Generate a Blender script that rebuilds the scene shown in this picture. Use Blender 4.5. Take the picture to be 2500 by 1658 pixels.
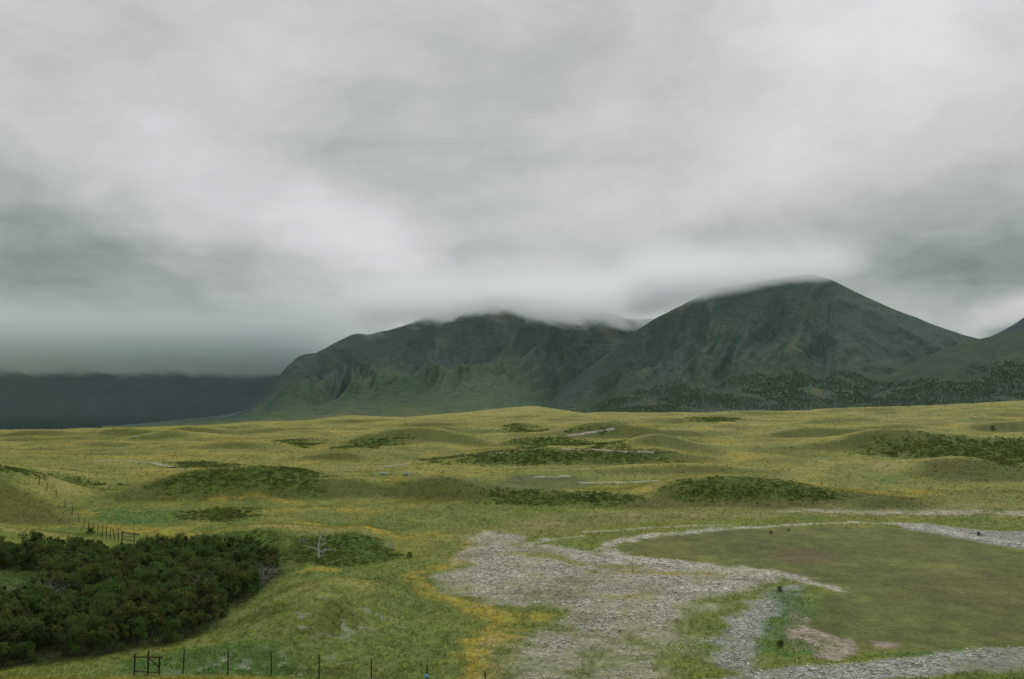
import bpy, math, random
import numpy as np

for o in list(bpy.data.objects):
    bpy.data.objects.remove(o)
S = bpy.context.scene
COL = S.collection
RNG = np.random.default_rng(11)
random.seed(5)

# ------------------------------------------------------------------ camera
PW, PH, FPX, PY0 = 2500.0, 1658.0, 2430.0, 985.0     # picture size, focal length and horizon row in picture units
CAMZ = 15.0
PITCH = math.atan((PY0 - PH / 2) / FPX)
cam = bpy.data.cameras.new('camera')
cam.sensor_width = 36.0
cam.lens = 36.0 * FPX / PW
cam.clip_start, cam.clip_end = 0.5, 60000.0
camo = bpy.data.objects.new('camera', cam)
COL.objects.link(camo)
camo.location = (0, 0, CAMZ)
camo.rotation_euler = (math.pi / 2 + PITCH, 0, 0)
S.camera = camo

# ------------------------------------------------------------------ render look
S.render.engine = 'CYCLES'
S.view_settings.view_transform = 'Standard'
S.view_settings.look = 'None'
S.view_settings.exposure = 0.0
S.view_settings.gamma = 1.0
S.view_settings.use_curve_mapping = False
S.cycles.use_denoising = True
S.cycles.use_adaptive_sampling = False
S.cycles.volume_bounces = 10
S.cycles.max_bounces = 12
S.cycles.diffuse_bounces = 3
S.cycles.transparent_max_bounces = 8

def ray(px, py):
    """direction of the sight line through a point of the picture"""
    x, y = px - PW / 2, PH / 2 - py
    c, s = math.cos(PITCH), math.sin(PITCH)
    return np.array([x, FPX * c - y * s, FPX * s + y * c])

def azel(px, py):
    d = ray(px, py)
    return math.atan2(d[0], d[1]), math.asin(d[2] / np.linalg.norm(d))

# ------------------------------------------------------------------ world: an overcast sky
W = bpy.data.worlds.new('World')
S.world = W
W.use_nodes = True
W.cycles.sampling_method = 'NONE'
NT = W.node_tree
NT.nodes.clear()

class NB:
    """small helper for node graphs"""
    def __init__(s, nt): s.nt = nt
    def new(s, t, **kw):
        n = s.nt.nodes.new(t)
        for k, v in kw.items(): setattr(n, k, v)
        return n
    def put(s, sock, v):
        if isinstance(v, bpy.types.NodeSocket): s.nt.links.new(v, sock)
        else: sock.default_value = v
    def m(s, op, a, b=0.0, c=0.0, clamp=False):
        n = s.new('ShaderNodeMath', operation=op, use_clamp=clamp)
        s.put(n.inputs[0], a); s.put(n.inputs[1], b); s.put(n.inputs[2], c)
        return n.outputs[0]
    def xyz(s, x, y, z):
        n = s.new('ShaderNodeCombineXYZ')
        s.put(n.inputs[0], x); s.put(n.inputs[1], y); s.put(n.inputs[2], z)
        return n.outputs[0]
    def noise(s, vec, scale, detail=4.0, rough=0.5, dist=0.0, color=False):
        n = s.new('ShaderNodeTexNoise')
        s.put(n.inputs['Vector'], vec); s.put(n.inputs['Scale'], scale)
        s.put(n.inputs['Detail'], detail); s.put(n.inputs['Roughness'], rough); s.put(n.inputs['Distortion'], dist)
        return n.outputs['Color' if color else 'Fac']
    def rng(s, v, a, b, c=0.0, d=1.0, smooth=True):
        n = s.new('ShaderNodeMapRange', interpolation_type='SMOOTHSTEP' if smooth else 'LINEAR')
        s.put(n.inputs['Value'], v)
        for k, x in zip(('From Min', 'From Max', 'To Min', 'To Max'), (a, b, c, d)): s.put(n.inputs[k], x)
        return n.outputs[0]
    def ramp(s, v, stops):
        n = s.new('ShaderNodeValToRGB')
        e = n.color_ramp.elements
        e[0].position, e[0].color = stops[0][0], (*stops[0][1], 1)
        e[1].position, e[1].color = stops[-1][0], (*stops[-1][1], 1)
        for p, c in stops[1:-1]:
            q = e.new(p); q.color = (*c, 1)
        s.put(n.inputs[0], v)
        return n.outputs[0]
    def mix(s, f, a, b, mode='MIX'):
        n = s.new('ShaderNodeMix', data_type='RGBA', blend_type=mode)
        s.put(n.inputs[0], f); s.put(n.inputs[6], a); s.put(n.inputs[7], b)
        return n.outputs[2]

def lin(r, g, b):
    f = lambda c: c / 12.92 if c <= 0.04045 else ((c + 0.055) / 1.055) ** 2.4
    return (f(r / 255), f(g / 255), f(b / 255))

SUN_EL, SUN_AZ = math.radians(36), math.radians(24)      # azimuth clockwise from the way the camera looks (+Y)
g = NB(NT)
tc = g.new('ShaderNodeTexCoord')
sep = g.new('ShaderNodeSeparateXYZ')
NT.links.new(tc.outputs['Generated'], sep.inputs[0])
dx, dy, dz = sep.outputs
az = g.m('ARCTAN2', dx, dy)
el = g.m('ARCSINE', dz)
# domain warp so that cloud masses get ragged, drifting outlines
wv = g.xyz(g.m('MULTIPLY', az, 1.0), g.m('MULTIPLY', el, 2.2), 0.3)
wn = g.new('ShaderNodeSeparateColor')
NT.links.new(g.noise(wv, 3.2, 5.0, 0.55, 0.0, True), wn.inputs[0])
azw = g.m('ADD', az, g.m('MULTIPLY', g.m('SUBTRACT', wn.outputs[0], 0.5), 0.22))
elw = g.m('ADD', el, g.m('MULTIPLY', g.m('SUBTRACT', wn.outputs[1], 0.5), 0.085))
# cloud deck noise seen in perspective (a flat layer overhead)
dzz = g.m('ADD', g.m('MAXIMUM', dz, 0.0), 0.10)
pv = g.xyz(g.m('DIVIDE', dx, dzz), g.m('DIVIDE', dy, dzz), 1.7)
n1 = g.noise(pv, 0.75, 4.0, 0.52, 0.6)
n2 = g.noise(pv, 2.6, 4.0, 0.5, 0.4)
n3 = g.noise(g.xyz(azw, g.m('MULTIPLY', elw, 1.7), 4.0), 7.0, 6.0, 0.55, 0.2)
pv2 = g.xyz(g.m('MULTIPLY', g.m('DIVIDE', dx, dzz), 1.7), g.m('MULTIPLY', g.m('DIVIDE', dy, dzz), 0.40), 6.0)
n4 = g.noise(pv2, 1.1, 5.0, 0.55, 0.5)
n5 = g.noise(g.xyz(azw, g.m('MULTIPLY', elw, 1.5), 9.0), 19.0, 6.0, 0.62, 0.3)
L = g.m('ADD', 0.71, g.m('MULTIPLY', g.m('SUBTRACT', n1, 0.5), 0.66))
L = g.m('ADD', L, g.m('MULTIPLY', g.m('SUBTRACT', n2, 0.5), 0.22))
L = g.m('ADD', L, g.m('MULTIPLY', g.m('SUBTRACT', n3, 0.5), 0.62))
L = g.m('ADD', L, g.m('MULTIPLY', g.m('SUBTRACT', n4, 0.5), 0.42))
L = g.m('ADD', L, g.m('MULTIPLY', g.m('SUBTRACT', n5, 0.5), 0.32))
# slow fall of brightness towards the horizon
L = g.m('ADD', L, g.rng(el, 0.0, 0.30, -0.16, 0.10))
# the large cloud masses: (picture x, y, half width, half height, tilt in degrees, strength)
MASSES = [
    (60, 560, 330, 110, -12, -0.34), (120, 660, 420, 60, -6, -0.18), (350, 900, 520, 55, 1, -0.62),
    (900, 590, 300, 120, -20, 0.48), (560, 470, 330, 110, -14, 0.16), (1020, 270, 330, 150, 10, -0.30),
    (1180, 640, 200, 42, 14, -0.24), (1440, 690, 260, 42, 12, 0.36), (1720, 610, 330, 55, 14, -0.24),
    (2060, 130, 260, 220, 50, 0.32), (2250, 650, 330, 75, 6, -0.42), (2430, 735, 190, 34, 20, 0.30),
    (2450, 560, 260, 90, -10, -0.20), (1750, 440, 420, 110, 12, 0.10), (150, 120, 260, 180, 30, -0.05),
    (700, 790, 330, 70, -8, 0.10), (300, 800, 420, 60, 0, -0.10), (2380, 805, 70, 26, 0, -0.5),
]
for (px, py, hw, hh, tilt, a) in MASSES:
    a0, e0 = azel(px, py)
    t = math.radians(tilt)
    da = g.m('SUBTRACT', azw, a0); de = g.m('SUBTRACT', elw, e0)
    p = g.m('DIVIDE', g.m('ADD', g.m('MULTIPLY', da, math.cos(t)), g.m('MULTIPLY', de, math.sin(t))), hw / FPX)
    q = g.m('DIVIDE', g.m('SUBTRACT', g.m('MULTIPLY', de, math.cos(t)), g.m('MULTIPLY', da, math.sin(t))), hh / FPX)
    r2 = g.m('ADD', g.m('MULTIPLY', p, p), g.m('MULTIPLY', q, q))
    L = g.m('ADD', L, g.m('MULTIPLY', g.m('EXPONENT', g.m('MULTIPLY', r2, -0.9)), a))
L = g.m('MULTIPLY', L, 0.80)
cloudc = g.ramp(L, [(0.0, lin(108, 123, 120)), (0.18, lin(138, 147, 144)), (0.36, lin(165, 169, 167)),
                    (0.54, lin(186, 188, 187)), (0.70, lin(201, 201, 202)), (0.85, lin(213, 211, 214)), (1.0, lin(222, 220, 223))])
# an overcast sky is brightest overhead
up = g.rng(el, math.radians(20), math.radians(90), 1.0, 2.0)
cloudc = g.mix(1.0, cloudc, g.xyz(up, up, up), 'MULTIPLY')
skyt = g.new('ShaderNodeTexSky', sky_type='NISHITA')
skyt.sun_disc = False
skyt.sun_elevation = SUN_EL
skyt.sun_rotation = SUN_AZ
bg1 = g.new('ShaderNodeBackground'); bg1.inputs['Strength'].default_value = 0.08
NT.links.new(skyt.outputs[0], bg1.inputs['Color'])
bg2 = g.new('ShaderNodeBackground'); bg2.inputs['Strength'].default_value = 1.0
NT.links.new(cloudc, bg2.inputs['Color'])
mx = g.new('ShaderNodeMixShader'); mx.inputs[0].default_value = 0.96
NT.links.new(bg1.outputs[0], mx.inputs[1]); NT.links.new(bg2.outputs[0], mx.inputs[2])
wo = g.new('ShaderNodeOutputWorld')
NT.links.new(mx.outputs[0], wo.inputs['Surface'])

sl = bpy.data.lights.new('sun', 'SUN')
sl.energy = 1.5
sl.angle = math.radians(18)
sl.color = (1.0, 0.97, 0.93)
so = bpy.data.objects.new('sun', sl)
COL.objects.link(so)
so.rotation_euler = (math.pi / 2 - SUN_EL, 0, math.pi - SUN_AZ)

# ------------------------------------------------------------------ helpers
def tag(o, label=None, cat=None, group=None, kind=None):
    if label: o['label'] = label
    if cat: o['category'] = cat
    if group: o['group'] = group
    if kind: o['kind'] = kind
    return o

def smooth(a, b, x):
    t = np.clip((x - a) / (b - a), 0, 1)
    return t * t * (3 - 2 * t)

def _hash(ix, iy, seed):
    h = (ix.astype(np.int64) * 374761393 + iy.astype(np.int64) * 668265263 + seed * 974634777) & 0xffffffff
    h = ((h ^ (h >> 13)) * 1274126177) & 0xffffffff
    return (h ^ (h >> 16)) & 0xffff

def pnoise(x, y, seed=0):
    ix, iy = np.floor(x), np.floor(y)
    fx, fy = x - ix, y - iy
    u = fx * fx * fx * (fx * (fx * 6 - 15) + 10)
    v = fy * fy * fy * (fy * (fy * 6 - 15) + 10)
    def gr(jx, jy, ax, ay):
        a = _hash(jx, jy, seed) * (2 * math.pi / 65536)
        return np.cos(a) * ax + np.sin(a) * ay
    n00 = gr(ix, iy, fx, fy); n10 = gr(ix + 1, iy, fx - 1, fy)
    n01 = gr(ix, iy + 1, fx, fy - 1); n11 = gr(ix + 1, iy + 1, fx - 1, fy - 1)
    return ((n00 * (1 - u) + n10 * u) * (1 - v) + (n01 * (1 - u) + n11 * u) * v) * 1.5

def fbm(x, y, seed=0, octv=4, gain=0.5):
    s = np.zeros_like(x, dtype=float); a = 1.0; t = 0.0
    for k in range(octv):
        s += a * pnoise(x * 2 ** k + 17.3 * k, y * 2 ** k - 9.1 * k, seed + k)
        t += a; a *= gain
    return s / t

def mesh_obj(name, V, F, mat, parent=None, attrs=None, shade=False):
    V = np.asarray(V, dtype=np.float32).reshape(-1, 3)
    F = np.asarray(F, dtype=np.int32)
    k = F.shape[1]
    me = bpy.data.meshes.new(name)
    me.vertices.add(len(V)); me.vertices.foreach_set('co', V.ravel())
    me.loops.add(F.size); me.loops.foreach_set('vertex_index', F.ravel())
    me.polygons.add(len(F))
    me.polygons.foreach_set('loop_start', np.arange(0, F.size, k, dtype=np.int32))
    me.update(calc_edges=True)
    if shade:
        me.polygons.foreach_set('use_smooth', np.ones(len(F), dtype=bool))
    for an, av in (attrs or {}).items():
        av = np.asarray(av, dtype=np.float32)
        if av.ndim == 2:
            at = me.attributes.new(an, 'FLOAT_COLOR', 'POINT')
            at.data.foreach_set('color', np.concatenate([av, np.ones((len(av), 1), np.float32)], 1).ravel())
        else:
            at = me.attributes.new(an, 'FLOAT', 'POINT')
            at.data.foreach_set('value', av)
    if mat: me.materials.append(mat)
    o = bpy.data.objects.new(name, me)
    COL.objects.link(o)
    if parent: o.parent = parent
    return o

def empty(name, loc, rz=0.0):
    o = bpy.data.objects.new(name, None)
    COL.objects.link(o)
    o.location = loc
    o.rotation_euler.z = rz
    return o

def tubes(paths, rads, sides=6):
    """joined tapered tubes: each path (n,3) with radii (n,)"""
    V, F, b = [], [], 0
    for P, R in zip(paths, rads):
        P = np.asarray(P, float); n = len(P)
        for i in range(n):
            d = P[min(i + 1, n - 1)] - P[max(i - 1, 0)]
            d /= np.linalg.norm(d) + 1e-9
            a = np.cross(d, (0.31, 0.95, 0.05) if abs(d[2]) > 0.7 else (0, 0, 1.0)); a /= np.linalg.norm(a) + 1e-9
            c = np.cross(d, a)
            for j in range(sides):
                t = 2 * math.pi * j / sides
                V.append(P[i] + R[i] * (math.cos(t) * a + math.sin(t) * c))
        for i in range(n - 1):
            for j in range(sides):
                j2 = (j + 1) % sides
                F.append((b + i * sides + j, b + i * sides + j2, b + (i + 1) * sides + j2, b + (i + 1) * sides + j))
        for e in (0, n - 1):                                 # end caps
            r0 = b + e * sides
            V.append(P[e]); ci = len(V) - 1
            for j in range(sides):
                F.append((r0 + j, r0 + (j + 1) % sides, ci, ci))
        b = len(V)
    V = np.array(V); F = np.array(F)
    # triangles (caps) are written as quads with a doubled corner: split everything into triangles instead
    T = []
    for f in F:
        T.append((f[0], f[1], f[2]))
        if f[3] != f[2]: T.append((f[0], f[2], f[3]))
    return V, np.array(T)

# ------------------------------------------------------------------ the lie of the land
def at_depth(px, py, Y):
    d = ray(px, py)
    return np.array([d[0] / d[1] * Y, Y, CAMZ + d[2] / d[1] * Y])

def uu(px): return (px - PW / 2) / FPX

EDGE_PX = [-1500, -300, 0, 300, 480, 620, 760, 900, 1100, 1300, 1500, 1700, 1900, 2050, 2200, 2350, 2500, 2900, 4000]
EDGE_PY = [1050, 1050, 1050, 1047, 1041, 1031, 1028, 1024, 1018, 1012, 1011, 1010, 1008, 1002, 993, 987, 985, 980, 980]
EDGE_Y = 800.0
EDGE_Z = [CAMZ - (y - PY0) / FPX * EDGE_Y for y in EDGE_PY]

def base(X, Y):
    u = X / np.maximum(Y, 20.0)
    ze = np.interp(u, [uu(p) for p in EDGE_PX], EDGE_Z)
    z = ze * smooth(230, EDGE_Y, Y) ** 0.85
    # beyond the brow the land falls away towards the foot of the mountains
    fall = CAMZ - (CAMZ - ze + 4.5) / EDGE_Y * np.clip(Y, EDGE_Y, 6300)
    z = z + (fall - z) * smooth(EDGE_Y + 10, 1000, Y)
    # slope of the bank the camera stands on
    right = np.interp(Y, [-20, 0, 8, 20, 34, 46, 56, 60], [13.3, 13.2, 11.0, 7.4, 3.0, 0.55, 0.02, 0])
    left = np.interp(Y, [-20, 0, 8, 20, 34, 42, 47.5, 50, 53, 57], [13.3, 13.2, 11.0, 7.4, 3.2, 2.35, 1.95, 1.4, 0.5, 0])
    w = smooth(uu(1000), uu(640), u)
    return z + right * (1 - w) + left * w

RIDGES = [  # crest points in the picture, depth of the crest (m), reach in front, reach behind
    ([(380, 1350), (480, 1312), (560, 1298), (640, 1292), (720, 1300), (790, 1306), (860, 1297), (920, 1312), (995, 1360)], 104, 12, 18),
    ([(520, 1540), (600, 1490), (700, 1440), (800, 1412), (880, 1424), (980, 1458), (1040, 1490)], 76, 22, 12),
    ([(-700, 1090), (-200, 1120), (0, 1148), (60, 1165), (120, 1195), (180, 1222), (260, 1243), (340, 1250)], 150, 30, 26),
    ([(-700, 1260), (-200, 1265), (0, 1277), (100, 1287), (200, 1303), (300, 1316), (420, 1330)], 108, 14, 12),
    ([(-500, 1120), (0, 1137), (80, 1148), (160, 1160), (240, 1172), (300, 1186)], 190, 14, 30),
    ([(290, 1204), (360, 1178), (450, 1152), (540, 1140), (650, 1135), (740, 1141), (790, 1158), (880, 1163), (990, 1176)], 170, 20, 26),
    ([(860, 1222), (960, 1185), (1020, 1170), (1080, 1164), (1140, 1172), (1200, 1186), (1300, 1195), (1420, 1199), (1560, 1205), (1640, 1214)], 160, 15, 22),
    ([(1540, 1217), (1620, 1190), (1680, 1171), (1760, 1162), (1850, 1166), (1950, 1180), (2050, 1198), (2170, 1214)], 158, 16, 24),
    ([(2010, 1222), (2100, 1204), (2160, 1209), (2250, 1226)], 148, 9, 10),
    ([(2120, 1166), (2220, 1130), (2320, 1115), (2400, 1120), (2460, 1135), (2510, 1125), (2600, 1105), (3000, 1095)], 205, 24, 22),
    ([(2020, 1114), (2100, 1085), (2160, 1075), (2300, 1067), (2400, 1068), (3000, 1064)], 290, 36, 60),
    ([(980, 1139), (1050, 1122), (1120, 1112), (1200, 1105), (1280, 1098), (1330, 1092), (1380, 1098), (1440, 1102), (1520, 1105), (1600, 1103), (1670, 1117)], 262, 20, 24),
    ([(1180, 1098), (1260, 1075), (1340, 1066), (1420, 1070), (1500, 1083), (1570, 1097)], 330, 26, 30),
    ([(770, 1102), (840, 1079), (900, 1066), (960, 1062), (1010, 1060), (1080, 1065), (1150, 1072), (1250, 1089)], 345, 30, 40),
    ([(1150, 1060), (1230, 1038), (1262, 1034), (1310, 1042), (1390, 1056)], 480, 40, 50),
    ([(1560, 1062), (1640, 1046), (1700, 1042), (1780, 1050), (1850, 1060)], 430, 40, 50),
    ([(1000, 1019), (1150, 1006), (1240, 996), (1300, 991), (1340, 996), (1400, 1006), (1480, 1016)], 1300, 420, 500),
]
_R = []
for pts, Yc, wf, wb in RIDGES:
    P = np.array([at_depth(a, b, Yc) for a, b in pts])
    xs = np.linspace(P[0, 0], P[-1, 0], 160)
    zs = np.interp(xs, P[:, 0], P[:, 2])
    k = 13
    zs = np.convolve(np.pad(zs, k // 2, mode='edge'), np.ones(k) / k, 'valid')
    _R.append((xs, zs, Yc, wf, wb))

_HR = np.random.default_rng(41)
HUMMOCKS = []
for _k in range(105):
    _y = 185 * (790 / 185.0) ** (_HR.random() ** 0.8); _x = (_HR.random() * 2 - 1) * 0.60 * _y
    HUMMOCKS.append((_x, _y, (9 + 26 * _HR.random()) * (_y / 260) ** 0.6, (6 + 8 * _HR.random()) * (_y / 260) ** 0.7, (0.6 + 2.0 * _HR.random() ** 1.3) * min(1.25, (_y / 260) ** 0.6), _HR.uniform(-0.35, 0.35)))

def H(X, Y):
    X = np.asarray(X, float); Y = np.asarray(Y, float)
    b = base(X, Y)
    acc = np.zeros_like(b)
    wob = fbm(X / 40.0, Y / 40.0, 91, 2) * 0.35
    for xs, zs, Yc, wf, wb in _R:
        span = xs[-1] - xs[0]
        Ycc = Yc * (1 + 0.035 * np.sin(X / (0.18 * Yc) + Yc))
        zc = np.interp(X, xs, zs)
        amp = np.maximum(0, zc - np.interp(X, xs, base(xs, np.full_like(xs, Yc))))
        amp = amp * smooth(xs[0] - 0.12 * span, xs[0] + 0.02 * span, X) * (1 - smooth(xs[-1] - 0.02 * span, xs[-1] + 0.12 * span, X))
        t = (Y - Ycc) / np.where(Y < Ycc, wf * (1 + wob), wb)
        prof = 1 - smooth(0, 1, np.abs(t))
        acc += (amp * prof) ** 3
    z = b + np.cbrt(acc)
    hs = np.zeros_like(z)
    for hx, hy, ha, hb, hh, hr in HUMMOCKS:
        k = (np.abs(X - hx) < 3 * ha) & (np.abs(Y - hy) < 3 * max(hb, 0.35 * ha))
        if not k.any(): continue
        a_, b_ = X[k] - hx, Y[k] - hy
        p_, q_ = a_ * math.cos(hr) + b_ * math.sin(hr), b_ * math.cos(hr) - a_ * math.sin(hr)
        q_ = q_ + 0.25 * ha * np.sin(p_ / ha * 1.3 + hy)
        hs[k] += hh * np.exp(-(p_ / ha) ** 2 - (q_ / (hb * np.where(q_ < 0, 0.75, 1.3))) ** 2)
    z = z + hs
    far = smooth(70, 420, Y) * (1 - 0.6 * smooth(700, 1400, Y))
    near = smooth(46, 60, Y)
    z = z + near * (0.10 + 0.75 * far) * fbm(X / 38.0, Y / 30.0, 3, 3) * (0.6 + 0.6 * smooth(180, 420, Y))
    z = z + smooth(200, 420, Y) * (1 - smooth(690, 800, Y)) * 3.0 * fbm(X / 85.0 + 0.3 * np.sin(Y / 60.0), Y / 62.0, 5, 3, 0.42)
    z = z + near * 0.22 * fbm(X / 7.0, Y / 7.0, 8, 3) + 0.05 * fbm(X / 1.3, Y / 1.3, 12, 2)
    return z

_TY = np.concatenate([np.arange(22, 130, 0.2), np.arange(130, 420, 0.5), np.arange(420, 1400, 2.0)])
def ground_at(px, py):
    """point of the ground that a sight line meets"""
    d = ray(px, py)
    X = d[0] / d[1] * _TY
    Z = CAMZ + d[2] / d[1] * _TY
    h = H(X, _TY)
    i = np.argmax(Z <= h) if np.any(Z <= h) else len(_TY) - 1
    return np.array([X[i], _TY[i], h[i]])

# ------------------------------------------------------------------ what grows or lies where
def world_poly(pts):
    return np.array([ground_at(*p)[:2] for p in pts])

def sdist(poly, X, Y, closed=True):
    """signed distance (inside > 0) to a polygon, or minus the distance to an open line"""
    d2 = np.full(X.shape, 1e12); ins = np.zeros(X.shape, bool); tt = np.zeros(X.shape)
    n = len(poly)
    for i in range(n if closed else n - 1):
        a, b = poly[i], poly[(i + 1) % n]
        e = b - a
        L2 = e @ e + 1e-9
        t = np.clip(((X - a[0]) * e[0] + (Y - a[1]) * e[1]) / L2, 0, 1)
        q = (X - a[0] - t * e[0]) ** 2 + (Y - a[1] - t * e[1]) ** 2
        upd = q < d2
        d2 = np.where(upd, q, d2); tt = np.where(upd, i + t, tt)
        if closed:
            c = (a[1] > Y) != (b[1] > Y)
            with np.errstate(divide='ignore', invalid='ignore'):
                xi = a[0] + (Y - a[1]) * e[0] / (e[1] if abs(e[1]) > 1e-9 else 1e-9)
            ins ^= c & (X < xi)
    d = np.sqrt(d2)
    return (np.where(ins, d, -d) if closed else -d), tt

class Area:
    """a stretch of ground, drawn as a polygon or as a line with a width in metres"""
    def __init__(s, pts, soft=0.6, warp=0.8, wscale=3.0, width=None, seed=0):
        s.P = world_poly(pts); s.soft, s.warp, s.ws, s.w, s.seed = soft, warp, wscale, width, seed
    def __call__(s, X, Y):
        m = np.zeros(X.shape)
        pad = 3 * s.soft + 2 * s.warp + (max(np.atleast_1d(s.w)) if s.w is not None else 0) + 1
        lo, hi = s.P.min(0) - pad, s.P.max(0) + pad
        k = (X > lo[0]) & (X < hi[0]) & (Y > lo[1]) & (Y < hi[1])
        if not k.any(): return m
        x, y = X[k], Y[k]
        w = s.warp * fbm(x / s.ws, y / s.ws, 40 + s.seed, 4, 0.6)
        if s.w is None:
            d, _ = sdist(s.P, x, y)
        else:
            d, t = sdist(s.P, x, y, False)
            wid = np.atleast_1d(s.w)
            d = d + (np.interp(t, np.linspace(0, len(s.P) - 1, len(wid)), wid))
        m[k] = smooth(-s.soft, s.soft, d + w)
        return m

GREEN = np.array((0.126, 0.160, 0.034)); OLIVE = np.array((0.218, 0.208, 0.046)); YEL = np.array((0.33, 0.265, 0.042))
TAN = np.array((0.26, 0.22, 0.115)); DARK = np.array((0.034, 0.048, 0.014)); DOLIVE = np.array((0.078, 0.083, 0.018))
GRAV = np.array((0.37, 0.345, 0.265)); PALE = np.array((0.55, 0.515, 0.42)); POND = np.array((0.092, 0.108, 0.030))
MUD = np.array((0.112, 0.084, 0.040)); PINK = np.array((0.34, 0.28, 0.22)); SAGE = np.array((0.21, 0.235, 0.15))
LUSH = np.array((0.058, 0.112, 0.024)); GREY = np.array((0.30, 0.31, 0.285))

GRAVEL = [Area([(1185, 1295), (1125, 1350), (1135, 1388), (1062, 1405), (1062, 1428), (1180, 1470), (1380, 1498), (1340, 1530), (1280, 1566), (1300, 1590),
                (1420, 1590), (1540, 1572), (1640, 1540), (1690, 1505), (1760, 1462), (1850, 1428), (1930, 1408), (2040, 1436), (1980, 1406), (1850, 1396),
                (1700, 1374), (1560, 1362), (1478, 1343), (1440, 1352), (1400, 1340), (1360, 1328), (1300, 1330), (1250, 1305)], 1.8, 3.4, 5, seed=1)]
THIN = Area([(1230, 1570), (1420, 1570), (1660, 1540), (1700, 1560), (1650, 1620), (1640, 1720), (1190, 1720)], 2.0, 2.5, 4, seed=90)
WEDGES = [Area([(1345, 1352), (1362, 1366), (1420, 1378), (1520, 1384), (1600, 1392)], 0.5, 0.7, 2, (0.5, 1.1, 1.0, 0.8, 0.3), 91), Area([(1500, 1396), (1580, 1400), (1680, 1402), (1740, 1398)], 0.5, 0.9, 2, (0.4, 0.9, 0.8, 0.3), 92),
          Area([(1300, 1310), (1420, 1318), (1480, 1332), (1440, 1350), (1380, 1336)], 0.7, 1.2, 2.5, seed=93), Area([(1230, 1345), (1330, 1352), (1320, 1362), (1220, 1356)], 0.6, 1.0, 2.5, seed=94),
          Area([(1640, 1480), (1720, 1468), (1690, 1520), (1650, 1600), (1600, 1640), (1640, 1560)], 1.0, 1.2, 2.5, seed=95), Area([(1420, 1455), (1560, 1450), (1600, 1462), (1480, 1470)], 1.0, 1.6, 3, seed=96)]
GREYGRAV = [Area([(1700, 1668), (1820, 1640), (1960, 1626), (2150, 1612), (2300, 1594), (2400, 1586), (2620, 1576), (2620, 1640), (2300, 1648), (2050, 1664)], 0.5, 0.9, 3, seed=2),
            Area([(2180, 1275), (2300, 1284), (2420, 1296), (2640, 1306), (2640, 1358), (2500, 1342), (2400, 1326), (2300, 1306), (2200, 1290)], 0.5, 0.7, 3, seed=3),
            Area([(1720, 1620), (1760, 1560), (1800, 1500), (1870, 1450), (1940, 1430), (1960, 1470), (1900, 1520), (1850, 1580), (1830, 1640)], 1.0, 2.2, 3, seed=4)]
STRIPS = [Area([(1482, 1338), (1500, 1325), (1600, 1305), (1750, 1292), (1950, 1281), (2100, 1275), (2200, 1280), (2300, 1296), (2400, 1315), (2560, 1340)], 0.5, 1.2, 2.2, (0.5, 0.8, 0.9, 0.9, 0.9, 1.0, 1.3, 1.4, 1.2, 1.0), 5),
          Area([(1478, 1340), (1510, 1356), (1580, 1372), (1700, 1380), (1850, 1397), (1950, 1415), (2050, 1442)], 0.7, 1.5, 2.2, (1.0, 1.2, 1.5, 1.6, 1.6, 1.0, 0.3), 6),
          Area([(1330, 1332), (1390, 1345), (1440, 1362), (1520, 1375)], 0.4, 0.5, 2, (0.5, 1.0, 1.0, 0.6), 7),
          Area([(1880, 1252), (1980, 1246), (2100, 1254), (2260, 1256), (2380, 1250), (2640, 1260)], 0.7, 1.6, 3, (0.5, 1.2, 0.8, 1.8, 3.0, 4.0), 8),
          Area([(1430, 1300), (1600, 1288), (1780, 1282)], 0.5, 1.4, 2.5, (0.3, 0.6, 0.3), 9),
          Area([(1440, 1178), (1500, 1178), (1600, 1173)], 0.8, 1.6, 4, (2.0, 1.4, 0.8), 10),
          Area([(1310, 1165), (1380, 1163)], 0.6, 0.8, 3, (1.0,), 13),
          Area([(1290, 1330), (1340, 1318), (1420, 1310)], 0.5, 1.0, 2, (0.5, 0.8, 0.3), 14)]
BAND = Area([(1180, 1290), (1300, 1268), (1500, 1250), (1750, 1240), (2000, 1236), (2640, 1228), (2640, 1262), (2200, 1262), (1900, 1258), (1600, 1270), (1400, 1285), (1280, 1300)], 2.5, 5.0, 6, seed=97)
PINKS = [Area([(1925, 1482), (1965, 1490), (1990, 1540), (2080, 1570), (2100, 1600), (2020, 1612), (1960, 1590), (1900, 1560)], 0.4, 1.2, 2, seed=11),
         Area([(2130, 1565), (2190, 1572), (2180, 1585), (2140, 1580)], 0.3, 0.6, 2, seed=12)]
PONDS = [Area([(1500, 1338), (1560, 1313), (1700, 1298), (1900, 1287), (2150, 1286), (2300, 1306), (2460, 1342), (2640, 1372), (2640, 1576), (2300, 1590), (2100, 1588), (1990, 1560),
               (1960, 1510), (2000, 1460), (2045, 1442), (1950, 1408), (1850, 1388), (1700, 1372), (1580, 1358)], 1.0, 1.3, 3, seed=15),
         Area([(1130, 1170), (1250, 1160), (1420, 1165), (1450, 1185), (1380, 1198), (1200, 1192)], 2.0, 1.5, 6, seed=16)]
MUDS = [Area([(1880, 1350), (1960, 1335), (2040, 1352), (2060, 1372), (1980, 1382), (1900, 1372)], 2.2, 2.0, 5, seed=17),
        Area([(2150, 1400), (2640, 1380), (2640, 1510), (2350, 1500), (2200, 1450)], 4.0, 4.0, 7, seed=18)]
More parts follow.
